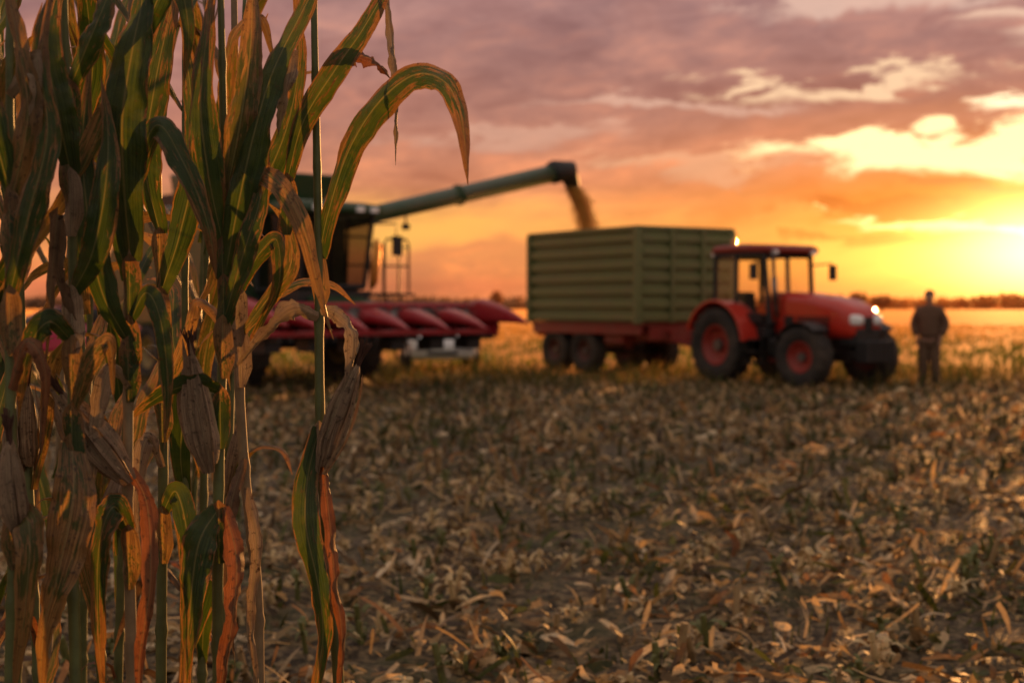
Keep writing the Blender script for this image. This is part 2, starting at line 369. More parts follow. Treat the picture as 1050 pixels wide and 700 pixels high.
def stump_mesh(seed,n=8):
    random.seed(seed); mb=MB(); h=U(.08,.17); r=U(.011,.016); lx,ly=U(-.03,.03),U(-.03,.03)
    mb.tube([(0,0,-.04),(0,0,0),(lx*.5,ly*.5,h*.5),(lx,ly,h)],[r*1.3,r*1.15,r,r*.95],n)
    for k in range(random.randint(5,9)):
        a=U(0,6.28); z0=U(.0,h*.9); L=U(.05,.14); dx,dy=math.cos(a),math.sin(a); wv=U(.012,.024); pts=[]
        for j in range(4):
            s=j/3; rr=r+L*s*.7; zz=z0+L*(1.0*s-.9*s*s)
            hw=wv*(1-s*.8)
            pts+=[(dx*rr-dy*hw,dy*rr+dx*hw,max(zz,0)),(dx*rr+dy*hw,dy*rr-dx*hw,max(zz,0))]
        mb.add(pts,[(0,1,3,2),(2,3,5,4),(4,5,7,6)])
    return mb
smeshes=[]
sm=[paint('stump_olive',(.12,.125,.03),.6,0,.6,30),paint('stump_brown',(.30,.20,.085),.65,0,.6,30),paint('stump_straw',(.52,.38,.18),.65,0,.6,30)]
for k in range(9):
    me=stump_mesh(100+k).mesh('corn_stump'); me.materials.append(sm[k%3]); smeshes.append(me)
random.seed(11)
spots=[]
ra=math.radians(62); rd=Vector((math.cos(ra),math.sin(ra))); rn=Vector((-rd.y,rd.x))
for i in range(-45,60):
    s=-40
    while s<60:
        s+=U(.13,.24)
        q=rd*s+rn*(i*.72+U(-.07,.07))
        if 2.2<q.y<27 and abs(q.x)<.5*q.y+1 and random.random()<.85: spots.append((q.x,q.y))
spots.sort(key=lambda q:q[1])
vis=[q for q in spots if q[1]>5.2 and abs(q[0])<.38*q[1]][:295]; vs_=set(vis)
for i,(x,y) in enumerate(vis):
    o=link('corn_stump',smeshes[random.randrange(9)],None,None,(x,y,gh(x,y)),(U(-.3,.3),U(-.3,.3),U(0,6.28)))
    k=U(.7,1.2); o.scale=(k,k,k)
    tag(o,'short cut corn stalk stump standing in the nearer stubble','stump','cut corn stumps in the nearer stubble')
V=[];Fc=[];C=[]
for (x,y) in spots:
    if (x,y) in vs_: continue
    z=gh(x,y); h=U(.07,.18); r=.014*(1+y*.02); b=len(V); lx,ly=U(-.05,.05),U(-.05,.05)
    cc=random.choice([(.09,.10,.025),(.26,.17,.08),(.15,.14,.045),(.48,.34,.16)])
    for zz,kx in ((-.02,0),(h,1)):
        for k in range(5):
            a=2*PI*k/5; V.append((x+lx*kx+r*math.cos(a),y+ly*kx+r*math.sin(a),z+zz)); C.append(cc)
    for k in range(5): Fc.append((b+k,b+(k+1)%5,b+5+(k+1)%5,b+5+k))
    Fc.append((b+5,b+6,b+7,b+8,b+9))
    for k in range(5):
        b=len(V); a=U(0,6.28); L=U(.06,.17); dx,dy=math.cos(a),math.sin(a); z0=z+U(.02,h)
        V+=[(x-dy*.02,y+dx*.02,z0),(x+dy*.02,y-dx*.02,z0),(x+dx*L,y+dy*L,z0+U(-.04,.05))]; C+=[cc]*3; Fc.append((b,b+1,b+2))
color_mesh('corn_stubble',V,Fc,C,M['residue'],'stuff','rows of cut corn stubble farther out in the field','stubble')

def grass(name,label,n,y0,y1,h0,h1,wd,cols,xr,seed,clump=1.0,cols2=None):
    random.seed(seed); V=[];Fc=[];C=[]
    for i in range(n):
        y=y0+(y1-y0)*random.random(); x=U(-1,1)*(xr*y+3)
        cn=noise.noise(Vector((x*clump,y*clump,2.2)))
        if cn<-.1 and random.random()<.75: continue
        h=U(h0,h1)*(1+.9*max(0,cn)); z=gh(x,y); a=U(0,6.28); w0=wd*U(.6,1.3); ln=U(.1,.5)*h
        dx,dy=math.cos(a),math.sin(a); f=U(0,6.28); fx,fy=math.cos(f)*w0,math.sin(f)*w0; b=len(V)
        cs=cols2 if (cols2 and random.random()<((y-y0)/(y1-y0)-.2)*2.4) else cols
        cc=random.choice(cs); k=U(.7,1.3); cc=tuple(q*k for q in cc)
        for s,ww in ((0,1),(.45,.8),(.8,.5)):
            q=(x+dx*ln*s*s,y+dy*ln*s*s,z+h*s)
            V+=[(q[0]-fx*ww,q[1]-fy*ww,q[2]),(q[0]+fx*ww,q[1]+fy*ww,q[2])]
        V.append((x+dx*ln,y+dy*ln,z+h)); C+=[cc]*7
        Fc+=[(b,b+1,b+3,b+2),(b+2,b+3,b+5,b+4),(b+4,b+5,b+6)]
    return color_mesh(name,V,Fc,C,M['blade'],'stuff',label,'grass')
gc=[(.09,.105,.022),(.15,.13,.035),(.30,.18,.045),(.06,.075,.016)]
grass('weeds','tall weedy grass strip along the edge of the stubble',19000,25.6,33,.09,.34,.012,gc,.55,21,.9)
grass('meadow_grass','low sunlit grass of the field behind the machines',36000,32,110,.06,.17,.036,[(.12,.15,.025),(.20,.19,.035),(.10,.13,.02)],.5,22,.4,[(.60,.30,.05),(.66,.35,.06),(.46,.26,.05)])  # second colour set paints the low sun's orange glow onto farther blades
grass('stubble_weeds','sparse green weeds growing among the stubble',6000,3,26,.03,.10,.007,[(.05,.075,.016),(.10,.11,.028)],.5,23,1.3)

# ------------------------------------------------------------------ corn
def catmull(pts,n):
    pts=[Vector(p) for p in pts]; q=[2*pts[0]-pts[1]]+pts+[2*pts[-1]-pts[-2]]; out=[]; m=len(pts)-1
    for i in range(n):
        s=i/(n-1)*m; k=min(int(s),m-1); u=s-k; a,b,c,d=q[k:k+4]
        out.append(.5*((2*b)+(-a+c)*u+(2*a-5*b+4*c-d)*u*u+(-a+3*b-3*c+d)*u**3))
    return out
def leaf(name,pts,W,mat,parent,tw0=0,tw1=0,fold=.28,ref=None,wav=.12,n=44,tip=2.2,ragged=0,K=8):
    sp_=catmull(pts,n); V=[];Fc=[];uvs=[]; ph=U(0,6.28); ph2=U(0,6.28); fr=U(9,17); prev=None; rl=[1,1]
    for i,p_ in enumerate(sp_):
        s=i/(n-1); tg=(sp_[min(i+1,n-1)]-sp_[max(i-1,0)]).normalized()
        if ref is None: sd0=tg.cross(Vector((0,1,0)))
        else: sd0=ref-tg*ref.dot(tg)
        if sd0.length<.05 and prev: sd0=prev
        sd0.normalize()
        if prev and sd0.dot(prev)<0: sd0=-sd0
        prev=sd0.copy(); up=sd0.cross(tg)
        an=tw0+(tw1-tw0)*s+.26*math.sin(5*s+ph); a=sd0*math.cos(an)+up*math.sin(an); b=-sd0*math.sin(an)+up*math.cos(an)
        ww=W*.5*min(1,.42+1.9*s)*max(.02,(1-s**tip))**.85
        for q_ in (0,1): rl[q_]=max(1-ragged*1.6,min(1.03,rl[q_]+U(-1,1)*ragged*.8))
        for k in range(K+1):
            u=2*k/K-1; e=abs(u)
            edge=rl[0 if u<0 else 1] if e>.7 else 1
            q=p_+a*(u*ww*edge*(1-.12*fold))+b*(ww*(fold*e**1.2*(1-.5*s)+wav*e*e*math.sin(fr*s*2+ (ph if u>0 else ph2))+wav*.35*e*math.sin(fr*5.3*s+ph2*u)))
            V.append(q); uvs.append((k/K,s))
    for i in range(n-1):
        for k in range(K): Fc.append((i*(K+1)+k,i*(K+1)+k+1,(i+1)*(K+1)+k+1,(i+1)*(K+1)+k))
    me=bpy.data.meshes.new(name); me.from_pydata([tuple(v) for v in V],[],Fc)
    ul=me.uv_layers.new(name='UVMap')
    for lp in me.loops: ul.data[lp.index].uv=uvs[lp.vertex_index]
    for p_ in me.polygons: p_.use_smooth=True
    return link(name,me,mat,parent)
def stalk(pts,parent,mat,r0=.0115,r1=.006):
    sp_=catmull(pts,90); rs=[];zt=max(p.z for p in sp_)
    for i,p_ in enumerate(sp_):
        s=p_.z/zt; r=r0+(r1-r0)*max(0,s)**1.4
        nd=(p_.z%.17)/.17
        r*=1+.30*math.exp(-((nd-.5)/.06)**2)
        rs.append(r)
    return MB().tube(sp_,rs,12).build('stalk',mat,parent,True)
def ear(parent,b,tip,R,n=26,mat=None):
    b=Vector(b);tip=Vector(tip); ax=(tip-b); L=ax.length; ax.normalize(); sd=ax.cross(Vector((0,1,0))).normalized(); fr=sd.cross(ax)
    V=[];Fc=[];uv=[];K=28; ph=U(0,6.28)
    for i in range(n):
        s=i/(n-1)
        pr=(.45+.55*min(1,s/.22)**.7)*(1-max(0,(s-.45)/.55)**2.1*.86)
        for k in range(K+1):
            a=2*PI*k/K; rr=R*pr*(1+.055*math.sin(4*a+1.6*s+ph)+.035*math.sin(9*a-2*s)+.02*math.sin(14*a+9*s))
            V.append(b+ax*(L*s)+sd*(R*.3*math.sin(PI*s))+(sd*math.cos(a)+fr*math.sin(a))*rr); uv.append((k/K*1.0,s*.8))
    for i in range(n-1):
        for k in range(K): Fc.append((i*(K+1)+k,i*(K+1)+k+1,(i+1)*(K+1)+k+1,(i+1)*(K+1)+k))
    me=bpy.data.meshes.new('ear'); me.from_pydata([tuple(v) for v in V],[],Fc)
    ul=me.uv_layers.new(name='UVMap')
    for lp in me.loops: ul.data[lp.index].uv=uv[lp.vertex_index]
    for p_ in me.polygons: p_.use_smooth=True
    o=link('ear',me,mat or M['husk'],parent)
    for k in range(4):
        a=U(-.3,PI+.3); dr=sd*math.cos(a)-fr*math.sin(a)*1.0; l2=U(.85,1.2); out=U(.9,1.4)
        rf=dr.cross(ax)
        leaf('husk_leaf',[b-ax*.015+dr*R*.4,b+ax*L*.25+dr*R*1.02,b+ax*L*.6+dr*R*1.03,b+ax*L*.85+dr*R*.7,b+ax*L*l2+dr*R*out*.5],R*U(.8,1.15),mat or M['husk'],o,U(-.1,.1),U(-.4,.4),-.35,ref=rf,wav=.1,n=20,ragged=.12,K=6)
    mb=MB()
    for k in range(34):
        d=(ax+Vector((U(-.5,.5),U(-.5,.5),U(-.3,.3)))*.7).normalized(); st=b+ax*L*.95+Vector((U(-1,1),U(-1,1),0))*R*.15
        mb.tube([st,st+ax*.02+d*.01,st+ax*.02+d*U(.02,.05)],[.0018,.0016,.001],4)
    mb.build('silk',M['silk'],o); return o
def tassel(parent,top):
    mb=MB(); top=Vector(top)
    mb.tube([top,top+Vector((0,0,.3))],[.004,.002],6)
    for k in range(9):
        a=U(0,6.28); d=Vector((math.cos(a),math.sin(a),0)); q=top+Vector((0,0,U(.02,.12))); L=U(.14,.22)
        mb.tube([q,q+d*L*.25+Vector((0,0,L*.6)),q+d*L*.7+Vector((0,0,L*.8))],[.003,.004,.002],5)
    mb.build('tassel',M['stalkd'],parent)
def sheath(parent,c,zlen,mat,r=.0125):
    lp=[c-Vector((0,0,zlen))+Vector((0,-.004,0)),c-Vector((0,0,zlen*.5))+Vector((0,-.007,0)),c+Vector((0,-.008,0))]
    return leaf('leaf_sheath',lp,r*2.9,mat,parent,0,.1,-1.0,ref=Vector((1,0,0)),wav=.03,n=14,tip=9,K=8)
def plant(label,d,spts,leaves,ears=(),smat='stalk',r0=.0135):
    pts=[P(x,y,d) for x,y in spts]; last=pts[-1]
    gx,gy=last.x+(last.x-pts[-2].x)*.5,d; gz=gh(gx,gy)
    root=empty('corn_plant',(gx,gy,gz),0,label,'corn plant')
    off=Vector((gx,gy,gz))
    stalk([Vector((0,0,-.03)),Vector((0,0,.25))]+[q-off for q in reversed(pts)],root,M[smat],r0,.0055)
    tassel(root,pts[0]-off)
    for L in leaves:
        lp,wd,mt=L[:3]; t0,t1=(L[3],L[4]) if len(L)>3 else (U(-.3,.3),U(-.6,.6))
        q=[]
        for k,a in enumerate(lp):
            dd=a[2] if len(a)>2 else -.02-.05*math.sin(PI*k/(len(lp)-1))
            q.append(P(a[0],a[1],d+dd)-off)
        dry=mt in 'drb'
        leaf('leaf',q,wd*d/F,M[mt],root,t0,t1,ragged=.2 if dry else .05,fold=U(.35,.7) if dry else U(.2,.4),wav=.3 if dry else .14,n=56)
        if mt in 'gm' and lp[0][1]>30: sheath(root,q[0]+Vector((0,.0,.015)),.13,M[random.choice('gmmd')])
    for (bx,by,tx,ty,R) in ears: ear(root,P(bx,by,d-.03)-off,P(tx,ty,d-.05)-off,R*d/F)
    return root
random.seed(5)
plant('corn plant at the right edge of the stand, its long green leaf arching right',3.0,
 [(323,-150),(323,0),(325,130),(327,260),(328,430),(335,560),(346,700)],
 [([(327,264,0),(337,218,-.02),(357,157,-.05),(388,107,-.1),(425,78,-.15),(455,84,-.2),(471,112,-.22),(477,150,-.24),(480,190,-.25)],38,'g',.2,.75),
  ([(295,185),(312,125),(345,72),(374,30),(398,-15),(412,-70)],30,'g',.1,.4),
  ([(340,68),(366,58),(388,66),(403,84)],24,'r',.2,.9),
  ([(396,-5),(404,60),(407,120),(406,170)],14,'d',.3,1.1),
  ([(327,438),(315,490),(313,540),(325,600),(330,655),(320,720),(312,800)],34,'g',.3,-.7),
  ([(330,470),(338,540),(343,600),(350,660),(342,740)],20,'r',.2,.8),
  ([(327,325),(300,319),(270,345),(238,380)],26,'d',.3,.6),
  ([(328,318),(345,322),(362,345),(355,400),(345,440)],22,'d',.2,.9)],
 [(331,478,368,372,12)])
plant('corn plant with a pale ripe ear and dark silk, left of the arching leaf plant',2.9,
 [(226,-150),(228,0),(230,130),(230,300),(225,440),(222,580),(222,700)],
 [([(230,288),(246,205),(262,135),(282,72),(318,0),(345,-60)],44,'g',.1,.5),
  ([(229,250),(215,182),(207,110),(213,40),(222,-30)],38,'g',-.2,.3),
  ([(232,205),(248,122),(258,50),(262,-30)],38,'m',.2,-.4),
  ([(232,170),(262,172),(290,192),(312,235),(326,292),(342,348)],28,'m',.4,.9),
  ([(226,402),(200,394),(165,405),(128,432)],28,'g',.4,.8),
  ([(224,520),(202,560),(192,640),(186,740)],40,'g',.2,-.6),
  ([(228,520),(241,570),(238,630),(226,700),(215,780)],28,'r',.1,.9),
  ([(302,52),(293,90),(286,140)],22,'d',.2,.5),
  ([(229,330),(250,260),(268,200),(275,130)],28,'g',.2,.5)],
 [(214,476,196,362,17)],'stalk')
plant('corn plant with a husked ear leaning left and a broad dark leaf above',2.8,
 [(140,-150),(136,60),(132,260),(131,420),(130,520),(133,700)],
 [([(134,268),(128,190),(127,120),(138,50),(148,0),(150,-60)],54,'g',.1,.3),
  ([(132,352),(105,300),(92,230),(86,150),(95,60)],38,'g',.3,-.2),
  ([(133,330),(150,300),(165,330),(172,400),(168,460)],24,'g',.2,.9),
  ([(133,205),(160,130),(188,165),(213,228),(222,285)],34,'g',.2,.6),
  ([(133,152),(116,114),(80,185),(40,245),(-5,305)],28,'m',.5,.8),
  ([(131,545),(115,520),(100,560),(98,640),(105,740)],36,'g',.1,-.8),
  ([(132,480),(150,520),(152,600),(140,690),(150,760)],24,'r',.1,.8),
  ([(137,60),(160,10),(180,-30),(195,30),(190,90)],30,'g',.2,.7),
  ([(132,400),(112,380),(100,430),(92,500),(90,560)],22,'d',.2,1.0)],
 [(128,488,62,402,16)],'stalkd')
plant('corn plant with a broad bright green lower leaf near the left of the stand',2.7,
 [(66,-150),(70,80),(75,200),(74,400),(72,560),(75,700)],
 [([(72,452),(74,510),(57,590),(42,650),(38,730)],52,'m',.15,-.5),
  ([(75,300),(95,260),(108,200),(112,140),(105,80)],36,'g',-.1,.4),
  ([(74,180),(60,110),(50,40),(70,-40)],44,'g',.2,-.3),
  ([(74,350),(50,330),(28,362),(18,432)],30,'g',.2,.8),
  ([(73,150),(42,88),(20,62),(6,110),(0,185)],30,'m',.3,.9),
  ([(75,330),(58,280),(60,220),(52,300),(46,380)],22,'b',.3,.8),
  ([(74,90),(95,40),(112,0),(130,-50)],36,'g',.2,.3),
  ([(74,420),(92,370),(112,350),(116,410)],24,'m',.2,.7)])
plant('slim dark green corn plant just right of the plant with the leaning ear',3.15,
 [(162,-150),(163,200),(167,400),(165,560),(163,700)],
 [([(165,300),(185,240),(201,160),(195,80),(185,0)],36,'g',.1,.5),
  ([(165,240),(150,170),(160,90),(175,20),(190,-50)],38,'g',.2,-.3),
  ([(166,525),(180,505),(192,560),(190,640),(182,730)],28,'g',.1,.6),
  ([(166,400),(185,360),(200,310),(225,330),(236,400)],22,'m',.3,.9),
  ([(165,480),(150,450),(140,500),(146,580),(150,640)],20,'d',.1,.8)])
plant('corn plant with a pale dried stalk, between the ripe ear and arching leaf plant',3.05,
 [(240,-150),(243,150),(243,330),(250,480),(262,600),(264,720)],
 [([(245,300),(265,262),(284,246),(286,292),(264,340),(250,372)],22,'g',.2,.9),
  ([(244,232),(275,180),(298,120),(308,50),(300,-30)],32,'g',.1,.5),
  ([(247,342),(278,302),(298,272),(294,232),(272,205)],22,'m',.2,.6),
  ([(252,500),(262,560),(256,640),(268,740)],18,'d',.2,.7),
  ([(250,470),(236,520),(232,600),(240,690)],18,'b',.1,.9),
  ([(243,150),(232,100),(240,40),(268,20),(284,70)],26,'m',.1,.9)],(),'stalkd')
plant('leftmost corn plant in front, with a dried ear against the frame edge',2.6,
 [(14,-150),(12,100),(10,400),(12,560),(8,700)],
 [([(11,300),(30,220),(50,140),(44,60),(60,-30)],38,'g',.2,.4),
  ([(11,400),(26,350),(46,380),(42,465)],24,'r',.2,.8),
  ([(12,200),(-10,120),(-30,60),(-60,100)],40,'g'),
  ([(12,210),(30,120),(20,40),(5,-30)],36,'m',.1,.4),
  ([(11,520),(28,540),(24,620),(10,720)],36,'m',.1,.7),
  ([(12,100),(38,60),(40,110),(30,170)],24,'d',.1,.9)],
 [(18,545,8,452,15)])
def free_plant(x,y,label,group=None,dryb=.4,H=2.25,reach=1.0,step=.17,wk=1.0):
    z=gh(x,y); root=empty('corn_plant',(x,y,z),U(0,6.28),label,'corn plant',group)
    lx,ly=U(-.1,.1),U(-.1,.1)
    stalk([(0,0,-.03),(0,0,.4),(lx*.3,ly*.3,1.0),(lx,ly,H)],root,M['stalk' if random.random()>dryb*.7 else 'stalkd'],U(.011,.014),.005)
    tassel(root,(lx,ly,H))
    zz=.25; a=U(0,6.28)
    while zz<H-.12:
        a+=PI+U(-.5,.5); dry=zz<.7+U(-.3,.3)
        L=U(.4,.6) if dry else U(.5,.8); a0=U(.2,.7) if not dry else U(.5,1.1); a1=U(1.4,2.6) if not dry else U(2.6,3.1)
        if zz>1.5: a1=U(.4,2.1)
        pts=[]; q=Vector((lx*(zz/H)**2,ly*(zz/H)**2,zz)); d=Vector((math.cos(a),math.sin(a),0)); rf=Vector((-d.y,d.x,0))
        for k in range(7):
            pts.append(q.copy()); an=a0+(a1-a0)*(k/6)**(1.3 if not dry else .7)
            q=q+(d*math.sin(an)*reach+Vector((0,0,math.cos(an))))*(L/6)+rf*U(-.02,.02)
        mt=random.choice('dbbrr') if dry else random.choice('gggmm')
        leaf('leaf',pts,U(.045,.072)*(.6 if dry else 1)*wk,M[mt],root,U(-.2,.2),U(-1.5,1.5),fold=U(.3,.7) if dry else U(.2,.5),ref=rf,wav=.28 if dry else .15,n=30,ragged=.16 if dry else .05)
        zz+=U(.8,1.25)*step
    if random.random()<.55:
        a=U(0,6.28); zz=U(.85,1.15); d=Vector((math.cos(a),math.sin(a),0)); b=Vector((lx*.3,ly*.3,zz))+d*.015
        ear(root,b,b+d*.08+Vector((0,0,.2)),.026)
    return root
random.seed(42)
second=[(-35,3.4),(38,3.4),(104,3.5),(118,3.9),(188,3.6),(205,4.0),(15,4.1),(82,4.3),(192,4.7),(-10,3.9),(48,4.7),(224,3.8)]
for px,d in second:
    q=P(px,0,d)
    free_plant(q.x,q.y,'corn plant half hidden in the shaded rank behind the front corn stalks','corn plants behind the front rank',.5,2.35,.7,.195)
for px,d in [(-110,2.7),(-170,3.3),(-90,3.9),(-230,2.8),(-220,3.9),(-300,3.3)]:
    q=P(px,0,d)
    free_plant(q.x,q.y,'corn plant standing beyond the left edge of the view','corn plants beyond the left frame edge',.5,2.3,.8)

for (px,py,L,mt,lb) in [(752,572,.17,'r','small orange dry leaf standing upright in the stubble, lit by the sun'),
                        (1042,562,.2,'d','pale broken leaf lying at the right edge of the stubble'),
                        (868,492,.2,'d','pale husk standing in the middle of the stubble'),
                        (470,655,.2,'d','pale dry leaf curled on the ground right of the corn stand'),
                        (735,672,.22,'d','straw coloured husk leaf near the bottom edge of the field')]:
    d=CH*F/(py-HZ); q=P(px,py,d); z=gh(q.x,q.y)
    o=leaf('fallen_leaf',[(0,0,0),(.02,0,L*.35),(.0,.02,L*.7),(-.05,.02,L*.95)] if mt=='r' else [(-L*.5,0,.01),(-L*.2,.02,.06),(L*.2,.0,.07),(L*.5,-.03,.02)],.055,M[mt],None,.3,.9,ref=Vector((1,.3,0)) if mt=='r' else Vector((0,1,.5)),n=20,ragged=.15)
    o.location=(q.x,q.y,z+.03); tag(o,lb,'leaf')

# ------------------------------------------------------------------ wheels
wc={}
def wheel(parent,loc,r,w,rr,rimmat,lugs=0,rz=0):
    k=(r,w,rr,rimmat.name)
    if k not in wc:
        hub=MB().lathe([(.001,-w*.30),(rr*.28,-w*.30),(rr*.3,-w*.1),(rr*.3,w*.1),(rr*.28,w*.30),(.001,w*.30)],axis='Y',n=18)
        for j in range(8):
            a=2*PI*j/8; c=(rr*.2*math.cos(a),0,rr*.2*math.sin(a)); hub.tube([(c[0],-w*.34,c[2]),(c[0],w*.34,c[2])],rr*.03,6)
        h=w/2
        ty=MB().lathe([(rr,-h*.72),(rr+.02,-h*.86),(rr+(r-rr)*.35,-h),(rr+(r-rr)*.7,-h),(r*.955,-h*.86),(r*.97,-h*.5),(r*.975,0),(r*.97,h*.5),(r*.955,h*.86),(rr+(r-rr)*.7,h),(rr+(r-rr)*.35,h),(rr+.02,h*.86),(rr,h*.72)],axis='Y',n=48,closed=True)
        if lugs:
            for j in range(lugs):
                for sgn in (-1,1):
                    a=2*PI*(j+(.25 if sgn>0 else -.25))/lugs; vs=[]
                    for zx in (-.04,.045):
                        for (u,v) in ((0,.02),(h*.98,.30),(h*.98,.40),(0,.16)):
                            tp=r*(1.0 if zx>0 else .94); aa=a+(v-.15)*.55
                            vs.append(Vector((tp*math.cos(aa),sgn*u,tp*math.sin(aa))))
                    ty.add(vs,[(0,1,2,3),(4,5,6,7),(0,1,5,4),(1,2,6,5),(2,3,7,6),(3,0,4,7)])
        rim=MB().lathe([(rr*1.02,-h*.74),(rr*.93,-h*.78),(rr*.86,-h*.6),(rr*.8,-h*.3),(rr*.5,-h*.2),(rr*.3,-h*.26),(rr*.3,h*.26),(rr*.5,h*.2),(rr*.8,h*.3),(rr*.86,h*.6),(rr*.93,h*.78),(rr*1.02,h*.74)],axis='Y',n=40,closed=True)
        wc[k]=(hub.mesh('wheel'),ty.mesh('tyre'),rim.mesh('rim',True)); wc[k][0].materials.append(M['steel']); wc[k][1].materials.append(M['rubber']); wc[k][2].materials.append(rimmat)
    a,b,c=wc[k]
    o=link('wheel',a,None,parent,loc,(0,0,rz)); link('tyre',b,None,o); link('rim',c,None,o); return o
def rrect(cx,cz,w,h,r,x,n=4):
    out=[]
    for (sx,sz,a0) in ((1,1,0),(-1,1,PI/2),(-1,-1,PI),(1,-1,1.5*PI)):
        for k in range(n+1):
            a=a0+PI/2*k/n; out.append(Vector((x,cx+sx*(w/2-r)+r*math.cos(a),cz+sz*(h/2-r)+r*math.sin(a))))
    return out
TH=math.radians(58)

# ------------------------------------------------------------------ tractor
TR=empty('tractor',(4.82,28.5,0),-TH,'red farm tractor with glazed cab, coupled to the green trailer','tractor')
FWB=2.36
for sy in (-1,1):
    wheel(TR,(0,sy*.80,.74),.74,.44,.40,M['rimred'],20)
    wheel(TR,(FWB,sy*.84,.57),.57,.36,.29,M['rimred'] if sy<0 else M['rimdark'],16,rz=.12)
D=.2
hood=MB().loft([rrect(0,1.35,.82,.86,.16,.80+D),rrect(0,1.35,.86,.84,.17,1.3+D),rrect(0,1.31,.86,.80,.18,1.9+D),rrect(0,1.26,.84,.72,.19,2.45+D),rrect(0,1.20,.78,.60,.18,2.76+D),rrect(0,1.16,.64,.46,.15,2.92+D)])
h_=hood.build('hood',M['red'],TR,True)
MB().box((2.88+D,0,.97),(.14,.60,.24)).box((2.70+D,0,.84),(.40,.64,.14)).box((2.925+D,0,1.16),(.05,.20,.30)).build('grille',M['black'],h_,bevel=.02)
mb=MB()
for sy in (-1,1):
    for k in range(6): mb.box((1.95+D,sy*.435,1.02+k*.055),(.85,.02,.03))
    mb.box((1.32+D,sy*.432,1.12),(.25,.02,.4))
mb.build('side_vent',M['black'],h_)
for sy in (-1,1):
    MB().loft([rrect(sy*.255,1.26,.23,.21,.06,2.72+D),rrect(sy*.245,1.25,.23,.20,.06,2.91+D),rrect(sy*.235,1.24,.17,.14,.05,2.97+D)]).build('headlight',M['lamp'],TR,True)
MB().box((1.3,0,.78),(3.2,.42,.36)).box((0,0,.72),(.5,.9,.5)).build('chassis',M['black'],TR,bevel=.03)
MB().tube([(FWB,-.7,.57),(FWB,.7,.57)],.09,12).box((FWB,0,.62),(.3,.3,.3)).build('front_axle',M['black'],TR)
MB().tube([(0,-.7,.74),(0,.7,.74)],.14,12).build('rear_axle',M['black'],TR)
mb=MB()
for k in range(6): mb.box((3.10+D,-.3+.12*k,.68),(.30,.095,.40))
mb.box((2.87+D,0,.62),(.4,.5,.18)); mb.build('front_weight',M['black'],TR,bevel=.02)
for sy in (-1,1):
    r0,r1=.82,.87
    arc=[math.radians(a) for a in range(5,166,12)]
    pl=[(r1*math.cos(a),.76+r1*math.sin(a)) for a in arc]+[(r0*math.cos(a),.76+r0*math.sin(a)) for a in reversed(arc)]
    f_=MB().prism(pl,sy*.55,sy*1.04)
    pl2=[(r1*math.cos(a),.76+r1*math.sin(a)) for a in arc]
    f_.prism(pl2,sy*.54,sy*.60)
    f_.build('fender',M['red'],TR,bevel=.012)
    MB().box((-.64,sy*.86,1.36),(.05,.2,.1)).build('tail_light',M['amber'],TR,bevel=.01)
    arc=[math.radians(a) for a in range(50,160,12)]
    pl=[(.65*math.cos(a),.57+.65*math.sin(a)) for a in arc]+[(.625*math.cos(a),.57+.625*math.sin(a)) for a in reversed(arc)]
    MB().prism(pl,-.19,.19).build('front_mudguard',M['black'],TR,loc=(FWB,sy*.84,0))
mb=MB()
for sy in (-1,1):
    mb.tube([(.92+D,sy*.56,1.15),(.80+D,sy*.60,2.52)],.05,8)
    mb.tube([(.1+D,sy*.70,1.1),(.08+D,sy*.66,2.52)],.045,8)
    mb.tube([(-.62+D,sy*.62,1.3),(-.62+D,sy*.60,2.52)],.05,8)
    mb.tube([(.92+D,sy*.56,1.18),(.1+D,sy*.70,1.12),(-.62+D,sy*.62,1.32)],.045,8)
    mb.tube([(.80+D,sy*.60,2.5),(-.62+D,sy*.60,2.5)],.05,8)
for x in (.8+D,-.62+D): mb.tube([(x,-.6,2.48),(x,.6,2.48)],.05,8)
mb.tube([(.92+D,-.56,1.18),(.92+D,.56,1.18)],.045,8)
mb.box((.3+D,-.70,1.28),(1.1,.03,.18)).box((.3+D,.70,1.28),(1.1,.03,.18))
mb.build('cab_frame',M['black'],TR)
MB().box((.15+D,0,1.0),(1.45,1.25,.22)).box((.85+D,0,1.05),(.12,1.1,.3)).build('cab_floor',M['black'],TR,bevel=.03)
rf=MB().loft([rrect(0,2.60,1.24,.08,.035,-.74+D),rrect(0,2.62,1.34,.15,.07,-.62+D),rrect(0,2.63,1.38,.19,.09,.1+D),rrect(0,2.61,1.36,.16,.07,.84+D),rrect(0,2.59,1.26,.09,.04,1.0+D)]).build('cab_roof',M['roofred'],TR,True)
for sy in (-1,1):
    for xx in (.98+D,-.76+D): MB().box((xx,sy*.5,2.54),(.08,.14,.08)).build('work_light',M['lamp'],rf,bevel=.01)
MB().lathe([(.05,2.68),(.06,2.70),(.055,2.81),(.03,2.84)],c=(-.3+D,-.40,0),axis='Z',n=14).build('beacon',M['amber'],rf,True)
def quad(name,pts,mat,par): return MB().add(pts,[(0,1,2,3)]).build(name,mat,par)
quad('windscreen',[(.91+D,-.55,1.2),(.91+D,.55,1.2),(.80+D,.59,2.49),(.80+D,-.59,2.49)],M['glass'],TR)
quad('rear_window',[(-.63+D,-.6,1.35),(-.63+D,.6,1.35),(-.63+D,.59,2.49),(-.63+D,-.59,2.49)],M['glass'],TR)
for sy in (-1,1):
    quad('door_glass',[(.91+D,sy*.575,1.2),(.12+D,sy*.705,1.14),(.09+D,sy*.665,2.49),(.80+D,sy*.605,2.49)],M['glass'],TR)
    quad('side_window',[(.09+D,sy*.705,1.15),(-.6+D,sy*.63,1.35),(-.6+D,sy*.605,2.49),(.07+D,sy*.665,2.49)],M['glass'],TR)
